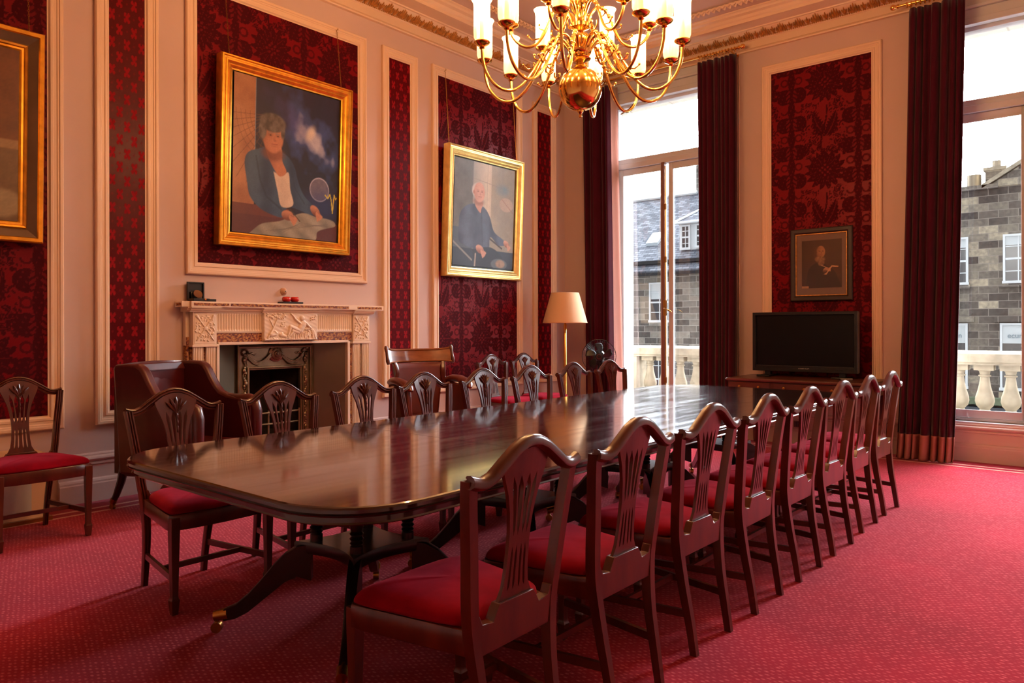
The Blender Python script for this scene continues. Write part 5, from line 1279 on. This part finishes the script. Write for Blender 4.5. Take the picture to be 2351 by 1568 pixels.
MB().box(-6.5, Yr - .4, -1.05, 9, Yr + .1, -.85).build('mossy_ledge', plain('mossy_stone', (92, 100, 78), .9, noise=.3, nscale=3), r, smooth=0)
m = MB(); m.box(-6.5, Yr - .6, -2.4, 9, Yr - .1, -1.12)
for k in range(40): m.box(-6.4 + k*.38, Yr - .66, -1.4, -6.25 + k*.38, Yr - .58, -1.3)
m.build('dark_shopfront', plain('dark_slate_paint', (44, 46, 52), .5), r, smooth=0)
# left building
Yl = 24
r = empty('slate_roofed_house', (0, 0, 0), 0, 'grey stone house with steep slate roof and white dormer seen through the left window', 'building')
MB().box(-22, Yl, -8, -6.8, Yl + 8, 3.3).build('facade', GREYST, r, smooth=0)
m = MB(); m.prism([(Yl - .35, 3.22), (Yl - .35, 3.3), (Yl + .02, 3.62), (Yl + .3, 3.62), (Yl + .3, 3.22)], lambda y, z, t: (t, y, z), -22, -6.7); m.build('eaves_slates', SLATE, r, smooth=0)
m = MB(); m.box(-22, Yl - .12, 3.58, -6.7, Yl + .08, 3.7); m.box(-22, Yl - .38, 3.14, -6.7, Yl - .2, 3.24); m.build('gutter', DARKM, r, smooth=0)
m = MB(); m.prism([(Yl, 3.64), (Yl + 4, 6.75), (Yl + 8, 3.6)], lambda y, z, t: (t, y, z), -22, -13.6); m.prism([(Yl, 3.64), (Yl + 4.9, 7.45), (Yl + 9.6, 3.6)], lambda y, z, t: (t, y, z), -13.6, -6.7); m.build('roof', SLATE, r, smooth=0)
m = MB(); m.tube([(-22, Yl + 4, 6.78), (-13.6, Yl + 4, 6.78)], .09, 8); m.tube([(-13.9, Yl + 4.9, 7.48), (-6.7, Yl + 4.9, 7.48)], .09, 8); m.build('ridge', OUTW, r)
m = MB(); m.box(-13.9, Yl + 4.5, 6.9, -11.9, Yl + 5.5, 8.35); m.box(-14.1, Yl + 4.4, 8.3, -11.8, Yl + 5.6, 8.5); m.build('chimney', GREYST, r, smooth=0)
m = MB(); m.box(-12.62, Yl + .55, 3.95, -11.2, Yl + 2.2, 5.08); m.build('dormer', OUTW, r, smooth=0)
m = MB(); m.add([(-12.8, Yl + .4, 5.06), (-11.1, Yl + .4, 5.06), (-11.1, Yl + 2.6, 5.06), (-12.8, Yl + 2.6, 5.06), (-12.0, Yl + 1.5, 5.72), (-12.0, Yl + 2.8, 5.72)], [(0, 1, 4), (1, 2, 5, 4), (2, 3, 5), (3, 0, 4, 5), (0, 3, 2, 1)]); m.build('dormer_roof', SLATE, r, smooth=0)
m = MB()
for a, b in (((-12.8, Yl + .4, 5.08), (-12.0, Yl + 1.5, 5.74)), ((-11.1, Yl + .4, 5.08), (-12.0, Yl + 1.5, 5.74)), ((-12.8, Yl + .38, 5.05), (-11.1, Yl + .38, 5.05))): m.tube([a, b], .045, 6)
m.build('dormer_hip', OUTW, r)
sash(r, -12.56, -12.18, 4.08, 4.98, Yl + .54, 2, 4, 0); sash(r, -11.98, -11.72, 4.12, 4.98, Yl + .54, 1, 4, 0)
m = MB(); m.add([(-14.25, Yl + .95, 4.5), (-13.75, Yl + .95, 4.5), (-13.75, Yl + 1.5, 4.95), (-14.25, Yl + 1.5, 4.95), (-14.25, Yl + .95, 4.38), (-13.75, Yl + .95, 4.38), (-13.75, Yl + 1.6, 4.86), (-14.25, Yl + 1.6, 4.86)], [(0, 1, 2, 3), (4, 5, 1, 0), (5, 6, 2, 1), (7, 4, 0, 3)]); sk = m.build('skylight', plain('leaded_skylight', (150, 158, 164), .3), r, smooth=0)
sash(r, -13.55, -12.7, 1.45, 2.9, Yl - .01, 2, 4, .42); MB().box(-13.7, Yl - .1, 1.33, -12.55, Yl + .05, 1.44).build('sill', GREYST, r, smooth=0)
sash(r, -13.6, -12.75, -1.6, .35, Yl - .01, 2, 4, 0)
g = MB().box(-60, 9.6, -8.2, 40, 70, -8).build('ground', plain('street_paving', (96, 94, 92), .9, noise=.15), smooth=0); struct(g)

# ------------------------------------------------------------------ light, camera
SKY_HI, SKY_LO = 44.0, .8
w = bpy.data.worlds.new('sky'); SC.world = w; w.use_nodes = True; nt = w.node_tree
bg = nt.nodes['Background']
# hazy bright sky : brightest round a veiled sun high beyond the street, dimmer behind the house
tc = node(nt, 'ShaderNodeTexCoord'); dp = node(nt, 'ShaderNodeVectorMath', operation='DOT_PRODUCT'); dp.inputs[1].default_value = Vector((-.25, .8, .55)).normalized()
nt.links.new(tc.outputs['Generated'], dp.inputs[0])
mr = node(nt, 'ShaderNodeMapRange'); mr.inputs[1].default_value = -.5; mr.inputs[2].default_value = 1; mr.inputs[3].default_value = 0; mr.inputs[4].default_value = 1; nt.links.new(dp.outputs['Value'], mr.inputs[0])
pw = node(nt, 'ShaderNodeMath', operation='POWER'); nt.links.new(mr.outputs[0], pw.inputs[0]); pw.inputs[1].default_value = 4.0
ma = node(nt, 'ShaderNodeMath', operation='MULTIPLY_ADD'); nt.links.new(pw.outputs[0], ma.inputs[0]); ma.inputs[1].default_value = SKY_HI; ma.inputs[2].default_value = SKY_LO; nt.links.new(ma.outputs[0], bg.inputs[1])
bg.inputs[0].default_value = (.86, .93, 1, 1)
cam = bpy.data.cameras.new('camera'); co = bpy.data.objects.new('camera', cam); COL.objects.link(co)
yaw, roll = .69938176, -.0024285
Fw = Vector((-math.sin(yaw), math.cos(yaw), 0)); Rt = Vector((math.cos(yaw), math.sin(yaw), 0)); Up = Vector((0, 0, 1))
R2 = Rt * math.cos(roll) + Up * math.sin(roll); U2 = -Rt * math.sin(roll) + Up * math.cos(roll)
M = Matrix.Identity(4)
for i in range(3): M[i][0] = R2[i]; M[i][1] = U2[i]; M[i][2] = -Fw[i]
M.translation = Vector((0, 0, 1.27)); co.matrix_world = M
cam.sensor_width = 36; cam.sensor_fit = 'HORIZONTAL'; cam.lens = 1688.145 / 2351 * 36; cam.shift_y = -32.211 / 2351; cam.clip_start = .05; cam.clip_end = 300
SC.camera = co
SC.view_settings.view_transform = 'Standard'; SC.view_settings.look = 'None'; SC.view_settings.gamma = 1; SC.view_settings.use_curve_mapping = False
SC.view_settings.exposure = 0.7
SC.cycles.use_denoising = True
SC.cycles.use_adaptive_sampling = True; SC.cycles.adaptive_threshold = .05
SC.cycles.max_bounces = 5; SC.cycles.diffuse_bounces = 3; SC.cycles.glossy_bounces = 3; SC.cycles.transmission_bounces = 4; SC.cycles.transparent_max_bounces = 12
SC.cycles.sample_clamp_indirect = 8; SC.cycles.caustics_reflective = False; SC.cycles.caustics_refractive = False
